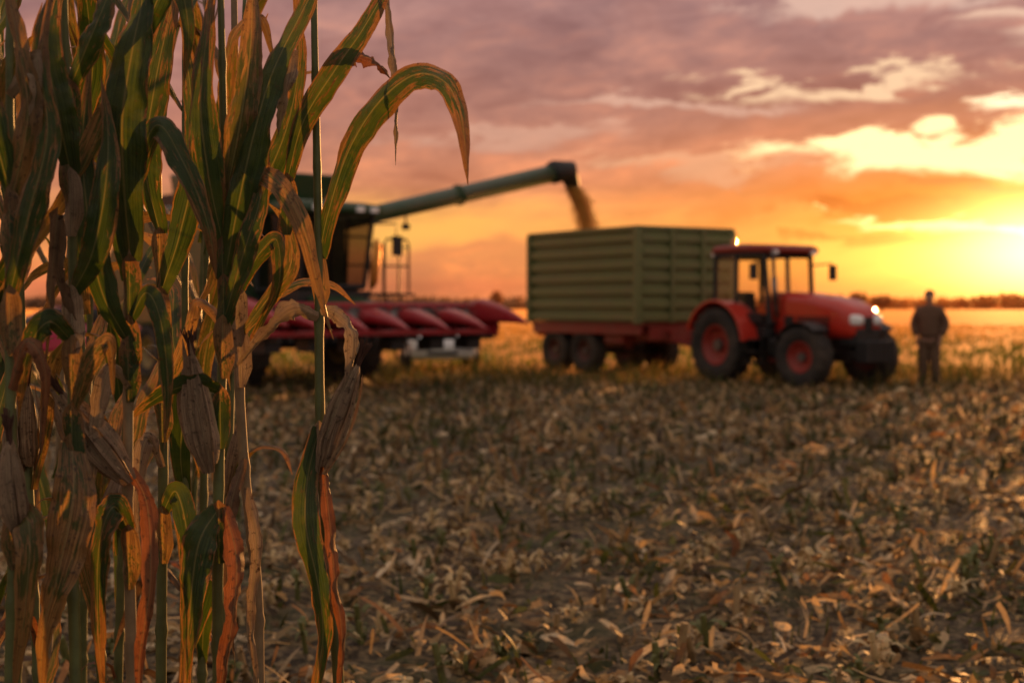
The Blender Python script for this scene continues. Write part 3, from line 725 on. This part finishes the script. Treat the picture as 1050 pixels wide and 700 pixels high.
MB().box((-.15+D,0,1.26),(.5,.5,.16)).box((-.40+D,0,1.54),(.14,.46,.50),(0,-.12,0)).build('seat',M['seat'],TR,bevel=.05)
mb=MB(); mb.tube([(.72+D,0,1.15),(.50+D,0,1.58)],.035,8)
ring=[(.50+D+.18*math.cos(a)*.75,.18*math.sin(a),1.58+.18*math.cos(a)*.6) for a in [2*PI*k/20 for k in range(21)]]
mb.tube(ring,.015,6,False).tube([(.36+D,0,1.48),(.64+D,0,1.68)],.012,6).build('steering_wheel',M['black'],TR)
for sy in (-1,1):
    MB().tube([(.84+D,sy*.6,2.30),(.98+D,sy*1.0,2.34),(.98+D,sy*1.02,2.2)],.016,6).box((.98+D,sy*1.03,2.16),(.05,.17,.30)).build('mirror',M['black'],TR)
    mb=MB()
    for k in range(3): mb.box((.72+D,sy*.80,.42+.22*k),(.36,.22,.035))
    mb.box((.53+D,sy*.74,.66),(.03,.05,.55)).box((.91+D,sy*.74,.66),(.03,.05,.55)); mb.build('step',M['black'],TR)
MB().tube([(1.0+D,-.46,1.3),(1.0+D,-.50,1.6),(.98+D,-.54,2.45),(1.02+D,-.56,2.55)],.038,10).tube([(1.0+D,-.50,1.55),(.99+D,-.52,2.05)],.055,10).build('exhaust_pipe',M['steel'],TR,True)
MB().box((1.15+D,-.42,.72),(.7,.3,.36)).build('fuel_tank',M['black'],TR,bevel=.06)
MB().box((-.75,0,.55),(.7,.12,.08)).box((-.6,-.35,.62),(.7,.05,.06)).box((-.6,.35,.62),(.7,.05,.06)).tube([(-.4,-.2,1.0),(-.85,-.35,.64)],.025,6).tube([(-.4,.2,1.0),(-.85,.35,.64)],.025,6).build('hitch',M['steel'],TR)

# ------------------------------------------------------------------ trailer
TL=empty('grain_trailer',(3.73,30.66,0),-TH,'green ribbed grain trailer on a red chassis behind the tractor','trailer')
LB,WB,z0,z1=4.15,2.5,1.16,3.13
def ribpanel(L,name,loc,rz):
    mb=MB(); n=7; H=z1-z0; hh=H/n; prof=[]
    for k in range(n):
        zb=z0+k*hh
        prof+=[(0,zb),(.08,zb+hh*.14),(.08,zb+hh*.62),(0,zb+hh*.82)]
    prof+=[(0,z1)]
    poly=prof+[(-.03,z1),(-.03,z0)]
    vs=[(-L/2,p[0],p[1]) for p in poly]+[(L/2,p[0],p[1]) for p in poly]; m_=len(poly)
    fs=[(i,(i+1)%m_,m_+(i+1)%m_,m_+i) for i in range(m_)]+[tuple(range(m_)),tuple(range(2*m_-1,m_-1,-1))]
    mb.add(vs,fs); return mb.build(name,M['tgreen'],TL,loc=loc,rot=(0,0,rz))
ribpanel(LB-.1,'side_panel',(-LB/2,WB/2,0),0); ribpanel(LB-.1,'side_panel',(-LB/2,-WB/2,0),PI)
ribpanel(WB-.1,'front_panel',(0,0,0),-PI/2); ribpanel(WB-.1,'tailgate',(-LB,0,0),PI/2)
for x,yy in [(0,-1),(0,1),(-LB,-1),(-LB,1)]:
    MB().box((x,yy*(WB/2+.03),(z0+z1)/2),(.12,.18,z1-z0+.06)).build('post',M['tgreen'],TL,bevel=.01)
for x in (-.42,.42): MB().box((.06,x,(z0+z1)/2),(.12,.07,z1-z0)).build('post',M['tgreen'],TL)
mb=MB()
for yy in (-1,1): mb.box((-LB/2,yy*(WB/2+.015),z1+.03),(LB+.12,.13,.09))
for x in (0,-LB): mb.box((x,0,z1+.032),(.13,WB-.08,.085))
mb.build('top_rail',M['tgreen'],TL,bevel=.01)
MB().box((-LB/2,0,z0-.04),(LB,WB,.06)).build('floor_panel',M['dred'],TL)
mb=MB()
for yy in (-1,1):
    mb.box((-LB/2+.1,yy*.42,.86),(LB+.1,.12,.26)); mb.box((-LB/2,yy*(WB/2-.06),z0-.17),(LB,.08,.20))
for k in range(5): mb.box((-.2-k*.92,0,z0-.13),(.08,WB-.2,.12))
mb.box((-2.8,0,.62),(1.6,.2,.2)).box((-.25,0,.92),(.5,1.9,.3)).box((-1.1,-.85,.88),(.7,.5,.36)).box((-1.1,.85,.88),(.7,.5,.36)); mb.build('chassis',M['dred'],TL,bevel=.012)
MB().tube([(-.1,-.4,.8),(1.15,0,.56)],.06,8).tube([(-.1,.4,.8),(1.15,0,.56)],.06,8).tube([(1.05,0,.56),(1.32,0,.56)],.05,8).build('drawbar',M['dred'],TL)
for x in (-3.35,-2.15):
    MB().tube([(x,-1,.5),(x,1,.5)],.07,10).build('axle',M['black'],TL)
    for yy in (-1,1): wheel(TL,(x,yy*1.02,.51),.51,.36,.24,M['rimdark'],0)
for yy in (-1,1): MB().box((-LB-.08,yy*.9,.86),(.05,.3,.12)).build('tail_light',M['amber'],TL)
V=[];Fc=[];n=26
for j in range(n):
    for i in range(n):
        X=-LB+.08+(LB-.16)*i/(n-1); Y=-WB/2+.08+(WB-.16)*j/(n-1)
        V.append((X,Y,2.45+.55*math.exp(-((X+3.3)**2+(Y*.9)**2)/1.1)+.04*noise.noise(Vector((X*5,Y*5,0)))))
for j in range(n-1):
    for i in range(n-1): Fc.append((j*n+i,j*n+i+1,(j+1)*n+i+1,(j+1)*n+i))
me=bpy.data.meshes.new('grain_heap'); me.from_pydata(V,[],Fc); o=link('grain_heap',me,M['grain'],None,TL.location,(0,0,-TH))
tag(o,'heap of harvested maize grain inside the green trailer','grain',None,'stuff')

# ------------------------------------------------------------------ combine harvester
TC=math.radians(50); CX,CY=-4.08,26.5
CB=empty('combine_harvester',(CX,CY,0),-TC,'dark green combine harvester with red corn header, unloading into the trailer','combine harvester')
for sy in (-1,1):
    wheel(CB,(0,sy*1.22,.86),.86,.58,.44,M['rimy'],20); wheel(CB,(-3.5,sy*1.1,.58),.58,.38,.32,M['rimy'],16)
body=MB().prism([(-.15,1.15),(-.15,3.35),(-2.9,3.45),(-4.6,3.2),(-5.3,2.5),(-5.4,1.5),(-4.6,1.1)],-1.3,1.3)
b_=body.build('body',M['green'],CB,bevel=.08)
for sy in (-1,1):
    MB().box((-1.6,sy*1.315,2.3),(2.3,.03,1.5)).box((-3.9,sy*1.315,2.3),(2.0,.03,1.3)).build('side_cover',M['green'],b_,bevel=.03)
    MB().box((-2.6,sy*1.34,2.9),(4.6,.02,.1)).build('stripe',M['rimy'],b_)
MB().prism([(-.35,3.35),(-.1,4.0),(-2.5,4.05),(-2.3,3.4)],-1.25,1.25).build('grain_tank',M['green'],CB,bevel=.04)
MB().box((-3.4,0,3.55),(1.5,1.6,.4)).tube([(-3.2,.6,3.6),(-3.2,.6,4.1)],.06,10).build('engine_cover',M['black'],CB,bevel=.05)
MB().box((0,0,.9),(.4,2.2,.35)).box((-1.8,0,1.0),(3.8,1.5,.4)).tube([(-3.5,-1,.58),(-3.5,1,.58)],.1,8).build('undercarriage',M['black'],CB,bevel=.03)
mb=MB()
for sy in (-1,1):
    mb.tube([(1.35,sy*.68,1.85),(1.55,sy*.74,3.15)],.045,8).tube([(.05,sy*.78,1.75),(.05,sy*.78,3.2)],.05,8).tube([(1.35,sy*.68,1.85),(.05,sy*.78,1.78)],.05,8).tube([(.62,sy*.76,1.8),(.7,sy*.77,3.15)],.03,8)
mb.tube([(1.35,-.68,1.85),(1.35,.68,1.85)],.05,8).box((.7,0,1.68),(1.4,1.5,.2)); mb.build('cab_frame',M['black'],CB)
rf=MB().loft([rrect(0,3.24,1.55,.12,.05,-.15),rrect(0,3.27,1.66,.22,.09,.1),rrect(0,3.27,1.68,.24,.1,1.2),rrect(0,3.23,1.6,.16,.06,1.78)]).build('cab_roof',M['green'],CB,True)
for yy in (-.6,-.3,.3,.6): MB().box((1.80,yy,3.22),(.06,.16,.1)).build('work_light',M['lamp'],rf,bevel=.01)
MB().lathe([(.05,3.38),(.06,3.4),(.055,3.52),(.03,3.55)],c=(.3,.6,0),axis='Z',n=12).build('beacon',M['amber'],rf,True)
quad('windscreen',[(1.36,-.67,1.88),(1.36,.67,1.88),(1.56,.73,3.14),(1.56,-.73,3.14)],M['dglass'],CB)
for sy in (-1,1): quad('side_window',[(1.33,sy*.685,1.88),(.08,sy*.785,1.82),(.08,sy*.785,3.14),(1.52,sy*.745,3.14)],M['dglass'],CB)
MB().box((.45,0,2.15),(.5,.5,.15)).box((.2,0,2.5),(.15,.5,.7)).build('seat',M['seat'],CB,bevel=.04)
for sy in (-1,1): MB().tube([(1.5,sy*.74,3.0),(1.7,sy*1.15,3.0),(1.7,sy*1.15,2.7)],.018,6).box((1.7,sy*1.17,2.6),(.05,.2,.36)).build('mirror',M['black'],CB)
MB().tube([(1.42,.80,1.82),(1.45,.83,1.95),(1.52,.85,2.6),(1.53,.82,2.72)],[.03,.08,.08,.03],24).build('sun_glint_strip',M['orange'],CB,True)  # added strip imitating the sun's glint on the cab edge, not a real handle
MB().box((.45,1.15,1.72),(1.5,.75,.06)).build('platform',M['black'],CB)
rl=MB()
def loop(x,ya,yb,zt):
    rl.tube([(x,ya,1.75),(x,ya,zt-.1),(x,ya+.05,zt),(x,yb-.05,zt),(x,yb,zt-.1),(x,yb,1.75)],.022,7)
loop(1.18,1.25,1.8,2.75); loop(-.25,1.25,1.9,2.85)
rl.tube([(1.18,1.8,2.6),(.85,1.82,2.62),(.82,1.82,1.75)],.022,7).tube([(-.25,1.9,2.7),(.15,1.92,2.7),(.18,1.92,1.75)],.022,7).tube([(1.18,1.25,2.25),(1.18,1.8,2.25)],.018,6).tube([(-.25,1.25,2.3),(-.25,1.9,2.3)],.018,6)
rl.box((.45,1.55,1.72),(1.5,.75,.05))
rl.build('railing',M['black'],CB)
mb=MB()
for x in (.28,.74): mb.tube([(x,1.9,1.75),(x,2.15,.45)],.022,6)
for k in range(5): mb.box((.51,1.92+.055*k,1.5-.24*k),(.46,.12,.03))
mb.build('ladder',M['black'],CB)
MB().prism([(.5,1.1),(.5,1.85),(2.1,1.55),(2.1,.95)],-.55,.55).build('feeder_house',M['green'],CB,bevel=.03)
HW=2.5; HR=.10
hd=MB().box((2.15,0,1.12+HR),(.14,2*HW,.50)).box((2.45,0,.94+HR),(.7,2*HW,.10))
hd.tube([(2.12,-HW,1.42+HR),(2.12,HW,1.42+HR)],.05,8)
for sy in (-1,1): hd.prism([(2.08,.86+HR),(2.08,1.43+HR),(2.5,1.43+HR),(3.0,1.08+HR),(2.95,.86+HR)],sy*(HW-.03),sy*(HW+.03))
H_=hd.build('header',M['hred'],CB,bevel=.02)
mb=MB().tube([(2.36,-HW+.05,1.18+HR),(2.36,HW-.05,1.18+HR)],.12,14)
nn=80
for sgn in (-1,1):
    for k in range(nn):
        a0_,a1_=k*.55*sgn,(k+1)*.55*sgn; y0_,y1_=sgn*(HW-.08-(HW-.2)*k/nn),sgn*(HW-.08-(HW-.2)*(k+1)/nn)
        f_=lambda r,a,y_:(2.36+r*math.cos(a),y_,1.18+HR+r*math.sin(a))
        mb.add([f_(.11,a0_,y0_),f_(.22,a0_,y0_),f_(.22,a1_,y1_),f_(.11,a1_,y1_)],[(0,1,2,3)])
mb.build('header_auger',M['steel'],H_)
def snout(yc,w,h,L,x0,z):
    rings=[]
    for s,kw,kh,dz in ((0,1,1,0),(.18,1.0,1.02,.02),(.45,.74,.78,-.03),(.72,.42,.46,-.10),(.9,.18,.2,-.17),(1,.04,.04,-.20)):
        rings.append(rrect(yc,z+dz,w*kw,h*kh,min(w*kw,h*kh)*.38,x0+L*s,3))
    MB().loft(rings).build('snout',M['hred'],CB,True)
nr=6
for k in range(nr+1):
    yc=-HW+2*HW*k/nr; end=k in (0,nr)
    snout(yc*(.98 if end else 1),.40 if not end else .30,.24 if not end else .42,1.3 if not end else 1.55,2.42 if not end else 2.35,1.25+HR*.6 if not end else 1.34+HR*.6)
mb=MB()
for k in range(nr):
    yc=-HW+2*HW*(k+.5)/nr; mb.box((2.85,yc-.1,.96),(.7,.06,.08)).box((2.85,yc+.1,.96),(.7,.06,.08)).box((2.6,yc,.84),(.4,.3,.2))
mb.build('row_unit',M['black'],H_)
def loc_(wx,wy,wz):
    d=Vector((wx-CX,wy-CY,0)); return Vector((d.x*math.cos(TC)-d.y*math.sin(TC),d.x*math.sin(TC)+d.y*math.cos(TC),wz))
a0=loc_(*P(358,226,28.0)); a1=loc_(*P(568,178,32.2)); a2=loc_(*P(582,176,32.5)); a3=loc_(*P(588,192,32.6))
u_=MB().tube([a0-(a1-a0).normalized()*.6,a0,a1],[.16,.175,.205],20)
for s in (.5,.985):
    q=a0.lerp(a1,s); dd=(a1-a0).normalized()*.03; u_.tube([q-dd,q+dd],.225,20)
U_=u_.build('unloading_auger',M['green'],CB,True)
MB().tube([a1-(a1-a0).normalized()*.15,a1+Vector((0,0,.02)),a2,a3],[.22,.27,.26,.16],14).build('spout',M['black'],U_,True)
q=a0.lerp(a1,.25); MB().tube([q-Vector((0,0,.1)),q-Vector((0,0,.34))],.02,6).box(q-Vector((0,0,.40)),(.12,.12,.12)).build('work_light',M['black'],U_)
q=a0-(a1-a0).normalized()*.45; MB().tube([(q.x,q.y,2.6),(q.x,q.y,q.z+.1)],.2,14).build('auger_elbow',M['green'],CB,True)
random.seed(3); mb=MB(); A=P(588,194,32.6); B=P(608,262,33.2)
for i in range(5600):
    s=random.random(); c=A.lerp(B,s); c.z=A.z-(A.z-B.z)*(.35*s+.65*s*s); r=.14+.12*s
    c+=Vector((random.gauss(0,r*.55),random.gauss(0,r*.55),U(-.06,.06))); k=U(.014,.026)
    mb.add([c+Vector((k,0,0)),c+Vector((-k*.5,k,0)),c+Vector((-k*.5,-k,0)),c+Vector((0,0,k*1.6))],[(0,1,2),(0,3,1),(1,3,2),(2,3,0)])
tag(mb.build('falling_grain',M['grain']),'stream of maize grain pouring from the harvester spout into the trailer','grain',None,'stuff')

# ------------------------------------------------------------------ cars
def car(loc,rz,paintm,label):
    r=empty('parked_car',loc,rz,label,'car')
    rings=[]
    for x,w_,za,zb in ((-2.05,1.3,.42,.80),(-1.9,1.62,.30,1.0),(-1.2,1.74,.28,1.04),(0,1.76,.28,1.02),(1.1,1.74,.28,.98),(1.75,1.62,.30,.84),(1.98,1.3,.38,.66)):
        rings.append(rrect(0,(za+zb)/2,w_,zb-za,.16,x,5))
    MB().loft(rings).build('body',paintm,r,True)
    MB().loft([rrect(0,1.0,1.56,.3,.1,-1.8),rrect(0,1.2,1.44,.46,.14,-1.45),rrect(0,1.22,1.40,.50,.16,-.6),rrect(0,1.21,1.40,.48,.16,.2),rrect(0,1.0,1.5,.24,.1,1.0)]).build('glasshouse',M['black'],r,True)
    MB().loft([rrect(0,1.47,1.1,.03,.014,-1.3),rrect(0,1.485,1.24,.04,.018,-.6),rrect(0,1.47,1.16,.03,.014,.15)]).build('roof',paintm,r,True)
    for sy in (-1,1):
        MB().loft([rrect(sy*.56,.70,.36,.15,.06,1.70),rrect(sy*.54,.68,.32,.12,.05,1.93)]).build('headlight',M['lamp'],r,True)
        for x in (-1.3,1.3): wheel(r,(x,sy*.78,.31),.31,.2,.2,M['steel'])
        MB().box((.75,sy*.98,1.02),(.12,.2,.13)).build('mirror',paintm,r,bevel=.03)
    MB().box((1.97,0,.44),(.05,.7,.08)).build('grille',M['black'],r,bevel=.02)
    MB().box((2.0,0,.54),(.02,.5,.10)).build('number_plate',M['plate'],r); return r
q=P(449,0,34); car((q.x,q.y,0),math.radians(-84),M['white'],'white car parked behind the corn header, seen under its snouts')
q=P(62,0,38); car((q.x,q.y,0),math.radians(-150),M['pink'],'pinkish red car glimpsed between the corn stalks at the left')

# ------------------------------------------------------------------ person
def skin(name,verts,edges,mat,parent,sub=2,root=0,k=1.0):
    bm=bmesh.new(); ly=bm.verts.layers.skin.verify(); vs=[]
    for i,(co,r) in enumerate(verts):
        v=bm.verts.new(co); rr=r if isinstance(r,tuple) else (r,r); v[ly].radius=(rr[0]*k,rr[1]*k); v[ly].use_root=(i==root); vs.append(v)
    for a,b in edges: bm.edges.new((vs[a],vs[b]))
    me=bpy.data.meshes.new(name); bm.to_mesh(me); bm.free(); me.materials.append(mat)
    o=link(name,me,None,parent); m1=o.modifiers.new('skin','SKIN'); m1.use_smooth_shade=True
    m2=o.modifiers.new('sub','SUBSURF'); m2.levels=sub; m2.render_levels=sub; return o
q=P(953,0,26.3)
PS=empty('person',(q.x,q.y,gh(q.x,q.y)),math.radians(-25),'person in dark jacket and trousers standing right of the tractor against the sunset','person')
v=[((0,0,.95),(.14,.10)),((0,0,1.12),(.13,.09)),((0,.01,1.33),(.15,.10)),((0,.015,1.47),.065),((0,.005,1.54),.055),((0,-.01,1.61),(.075,.09)),((0,-.01,1.68),(.085,.105)),((0,0,1.735),(.065,.075))]
e=[(i,i+1) for i in range(7)]
v.append(((0,-.118,1.635),.012)); e.append((5,8))
for sx in (-1,1):
    b=len(v)
    v+=[((sx*.16,.01,1.40),.058),((sx*.25,.05,1.14),.043),((sx*.21,-.05,.91),.029),((sx*.20,-.075,.845),(.036,.022)),((sx*.198,-.085,.80),(.036,.02))]
    e+=[(2,b),(b,b+1),(b+1,b+2),(b+2,b+3),(b+3,b+4)]
    for dy,ln in ((-.03,.07),(-.01,.08),(.012,.075),(.032,.055)):
        c=len(v); v+=[((sx*.196,-.088+dy,.775),.0095),((sx*.188,-.092+dy*1.05,.775-ln*.5),.009),((sx*.176,-.09+dy*1.05,.775-ln),.008)]
        e+=[(b+4,c),(c,c+1),(c+1,c+2)]
    c=len(v); v+=[((sx*.19,-.118,.835),.011),((sx*.185,-.135,.80),.010)]; e+=[(b+3,c),(c,c+1)]
    b=len(v); v+=[((sx*.09,0,.90),.09),((sx*.105,-.015,.50),.058),((sx*.12,.02,.10),.04),((sx*.13,-.06,.045),.035),((sx*.14,-.15,.035),.03)]
    e+=[(0,b),(b,b+1),(b+1,b+2),(b+2,b+3),(b+3,b+4)]
skin('body',v,e,M['skin'],PS)
v=[((0,0,.86),(.21,.16)),((0,0,1.0),(.215,.165)),((0,0,1.15),(.215,.16)),((0,.01,1.33),(.235,.165)),((0,.015,1.46),(.13,.11)),((0,.01,1.52),(.09,.085))]; e=[(0,1),(1,2),(2,3),(3,4),(4,5)]
for sx in (-1,1):
    b=len(v); v+=[((sx*.19,.01,1.40),.11),((sx*.28,.05,1.14),.095),((sx*.225,-.045,.93),.07)]; e+=[(3,b),(b,b+1),(b+1,b+2)]
skin('jacket',v,e,M['jacket'],PS)
v=[((0,0,.95),(.17,.14))]; e=[]
for sx in (-1,1):
    b=len(v); v+=[((sx*.095,0,.84),.13),((sx*.10,-.015,.50),.11),((sx*.11,.02,.15),.092),((sx*.11,.015,.08),.09)]; e+=[(0,b),(b,b+1),(b+1,b+2),(b+2,b+3)]
skin('trousers',v,e,M['trouser'],PS)
for sx in (-1,1):
    MB().loft([[Vector((sx*.115+a*.055*w_,.09-yy,zz)) for a,zz in ((-1,.0),(1,.0),(1,h__),(-1,h__))] for yy,w_,h__ in ((0,.8,.1),(.06,1,.14),(.14,1,.10),(.26,1,.075),(.31,.6,.05))]).build('boot',M['boot'],PS,bevel=.015)
bm=bmesh.new(); bmesh.ops.create_uvsphere(bm,u_segments=20,v_segments=14,radius=1)
for vv in list(bm.verts):
    if vv.co.z<-.15 or (vv.co.y<-.5 and vv.co.z<.35): bm.verts.remove(vv)
for vv in bm.verts: vv.co=Vector((vv.co.x*.096,vv.co.y*.116+.0,vv.co.z*.108+1.675))
me=bpy.data.meshes.new('hair'); bm.to_mesh(me); bm.free(); link('hair',me,M['hair'],PS)
for sx in (-1,1):
    MB().lathe([(.001,-.012),(.01,-.006),(.012,0),(.01,.006),(.001,.012)],c=(sx*.03,-.10,1.665),axis='Y',n=8).build('eye',M['black'],PS,True)
    MB().lathe([(.004,-.01),(.022,-.006),(.026,0),(.02,.008)],c=(sx*.088,0,1.645),axis='X',n=10).build('ear',M['skin'],PS,True)

# ------------------------------------------------------------------ trees at the horizon
def crown_data(V,Fc,C,cx,cy,cz,rx,rz,n,leaf_s,col):
    for i in range(n):
        while True:
            p=Vector((U(-1,1),U(-1,1),U(-1,1)))
            if p.length<1: break
        l=1+.35*noise.noise(p*2.1+Vector((cx,cy,0)))
        q=Vector((cx+p.x*rx*l,cy+p.y*rx*l,cz+p.z*rz*l)); b=len(V); k=leaf_s*U(.5,1.2)
        a=Vector((U(-1,1),U(-1,1),U(-1,1))).normalized(); bb=a.orthogonal().normalized()
        for s1,s2 in ((-1,-1),(1,-.6),(.8,1),(-.9,.7)): V.append(tuple(q+a*k*s1+bb*k*s2))
        kk=U(.6,1.3); C.extend([tuple(x*kk for x in col)]*4); Fc.append((b,b+1,b+2,b+3))
random.seed(9)
V=[];Fc=[];C=[]
x=-460
while x<640:
    hn=noise.noise(Vector((x*.014,0,3)))
    h=4.0+4.6*max(0,hn+.3)+U(-.5,.8); yy=700+U(-15,15)
    k=max(0,min(1,(x+60)/240)); col=(.34+.55*k,.20+.20*k,.11-.02*k)  # sun haze painted in: foliage grows more orange towards the right
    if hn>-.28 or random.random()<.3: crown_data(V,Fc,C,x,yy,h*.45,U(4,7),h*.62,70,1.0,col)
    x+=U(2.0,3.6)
color_mesh('distant_wood',V,Fc,C,M['foliage'],'stuff','low haze-coloured line of woodland along the far horizon','wood')
for px,hh,r_,lb in [(880,5.8,2.8,'rounded tree on the horizon just left of the person'),(904,4.8,3.2,'wider low tree on the horizon behind the person'),(509,5.8,1.7,'small lone tree on the horizon left of the trailer'),(796,5.2,4.4,'low tree on the horizon seen through the tractor cab')]:
    q=P(px,0,400); rt=empty('tree',(q.x,400,0),0,lb,'tree')
    mb=MB().tube([(0,0,-.2),(0,0,hh*.3),(.2,0,hh*.7)],[.3,.22,.08],8)
    for k in range(5):
        a=U(0,6.28); mb.tube([(0,0,hh*.3),(math.cos(a)*r_*.6,math.sin(a)*r_*.6,hh*.65)],[.12,.04],5)
    mb.build('trunk',M['bark'],rt)
    V=[];Fc=[];C=[]; crown_data(V,Fc,C,0,0,hh*.6,r_,hh*.38,420,.4,(.62,.28,.09)); color_mesh('crown',V,Fc,C,M['foliage'],parent=rt)  # orange crown colour stands in for sunlit haze over the trees

# ------------------------------------------------------------------ camera
cd=bpy.data.cameras.new('camera'); cam=bpy.data.objects.new('camera',cd); COL.objects.link(cam)
cam.location=(0,0,CH); cam.rotation_euler=(PI/2-math.atan((350-HZ)/F),0,0)
cd.sensor_width=36; cd.lens=50; cd.clip_start=.05; cd.clip_end=6000
cd.dof.use_dof=True; cd.dof.focus_distance=3.25; cd.dof.aperture_fstop=3.1; cd.dof.aperture_blades=0
scene.camera=cam
scene.view_settings.view_transform='Standard'; scene.view_settings.look='None'; scene.view_settings.exposure=0
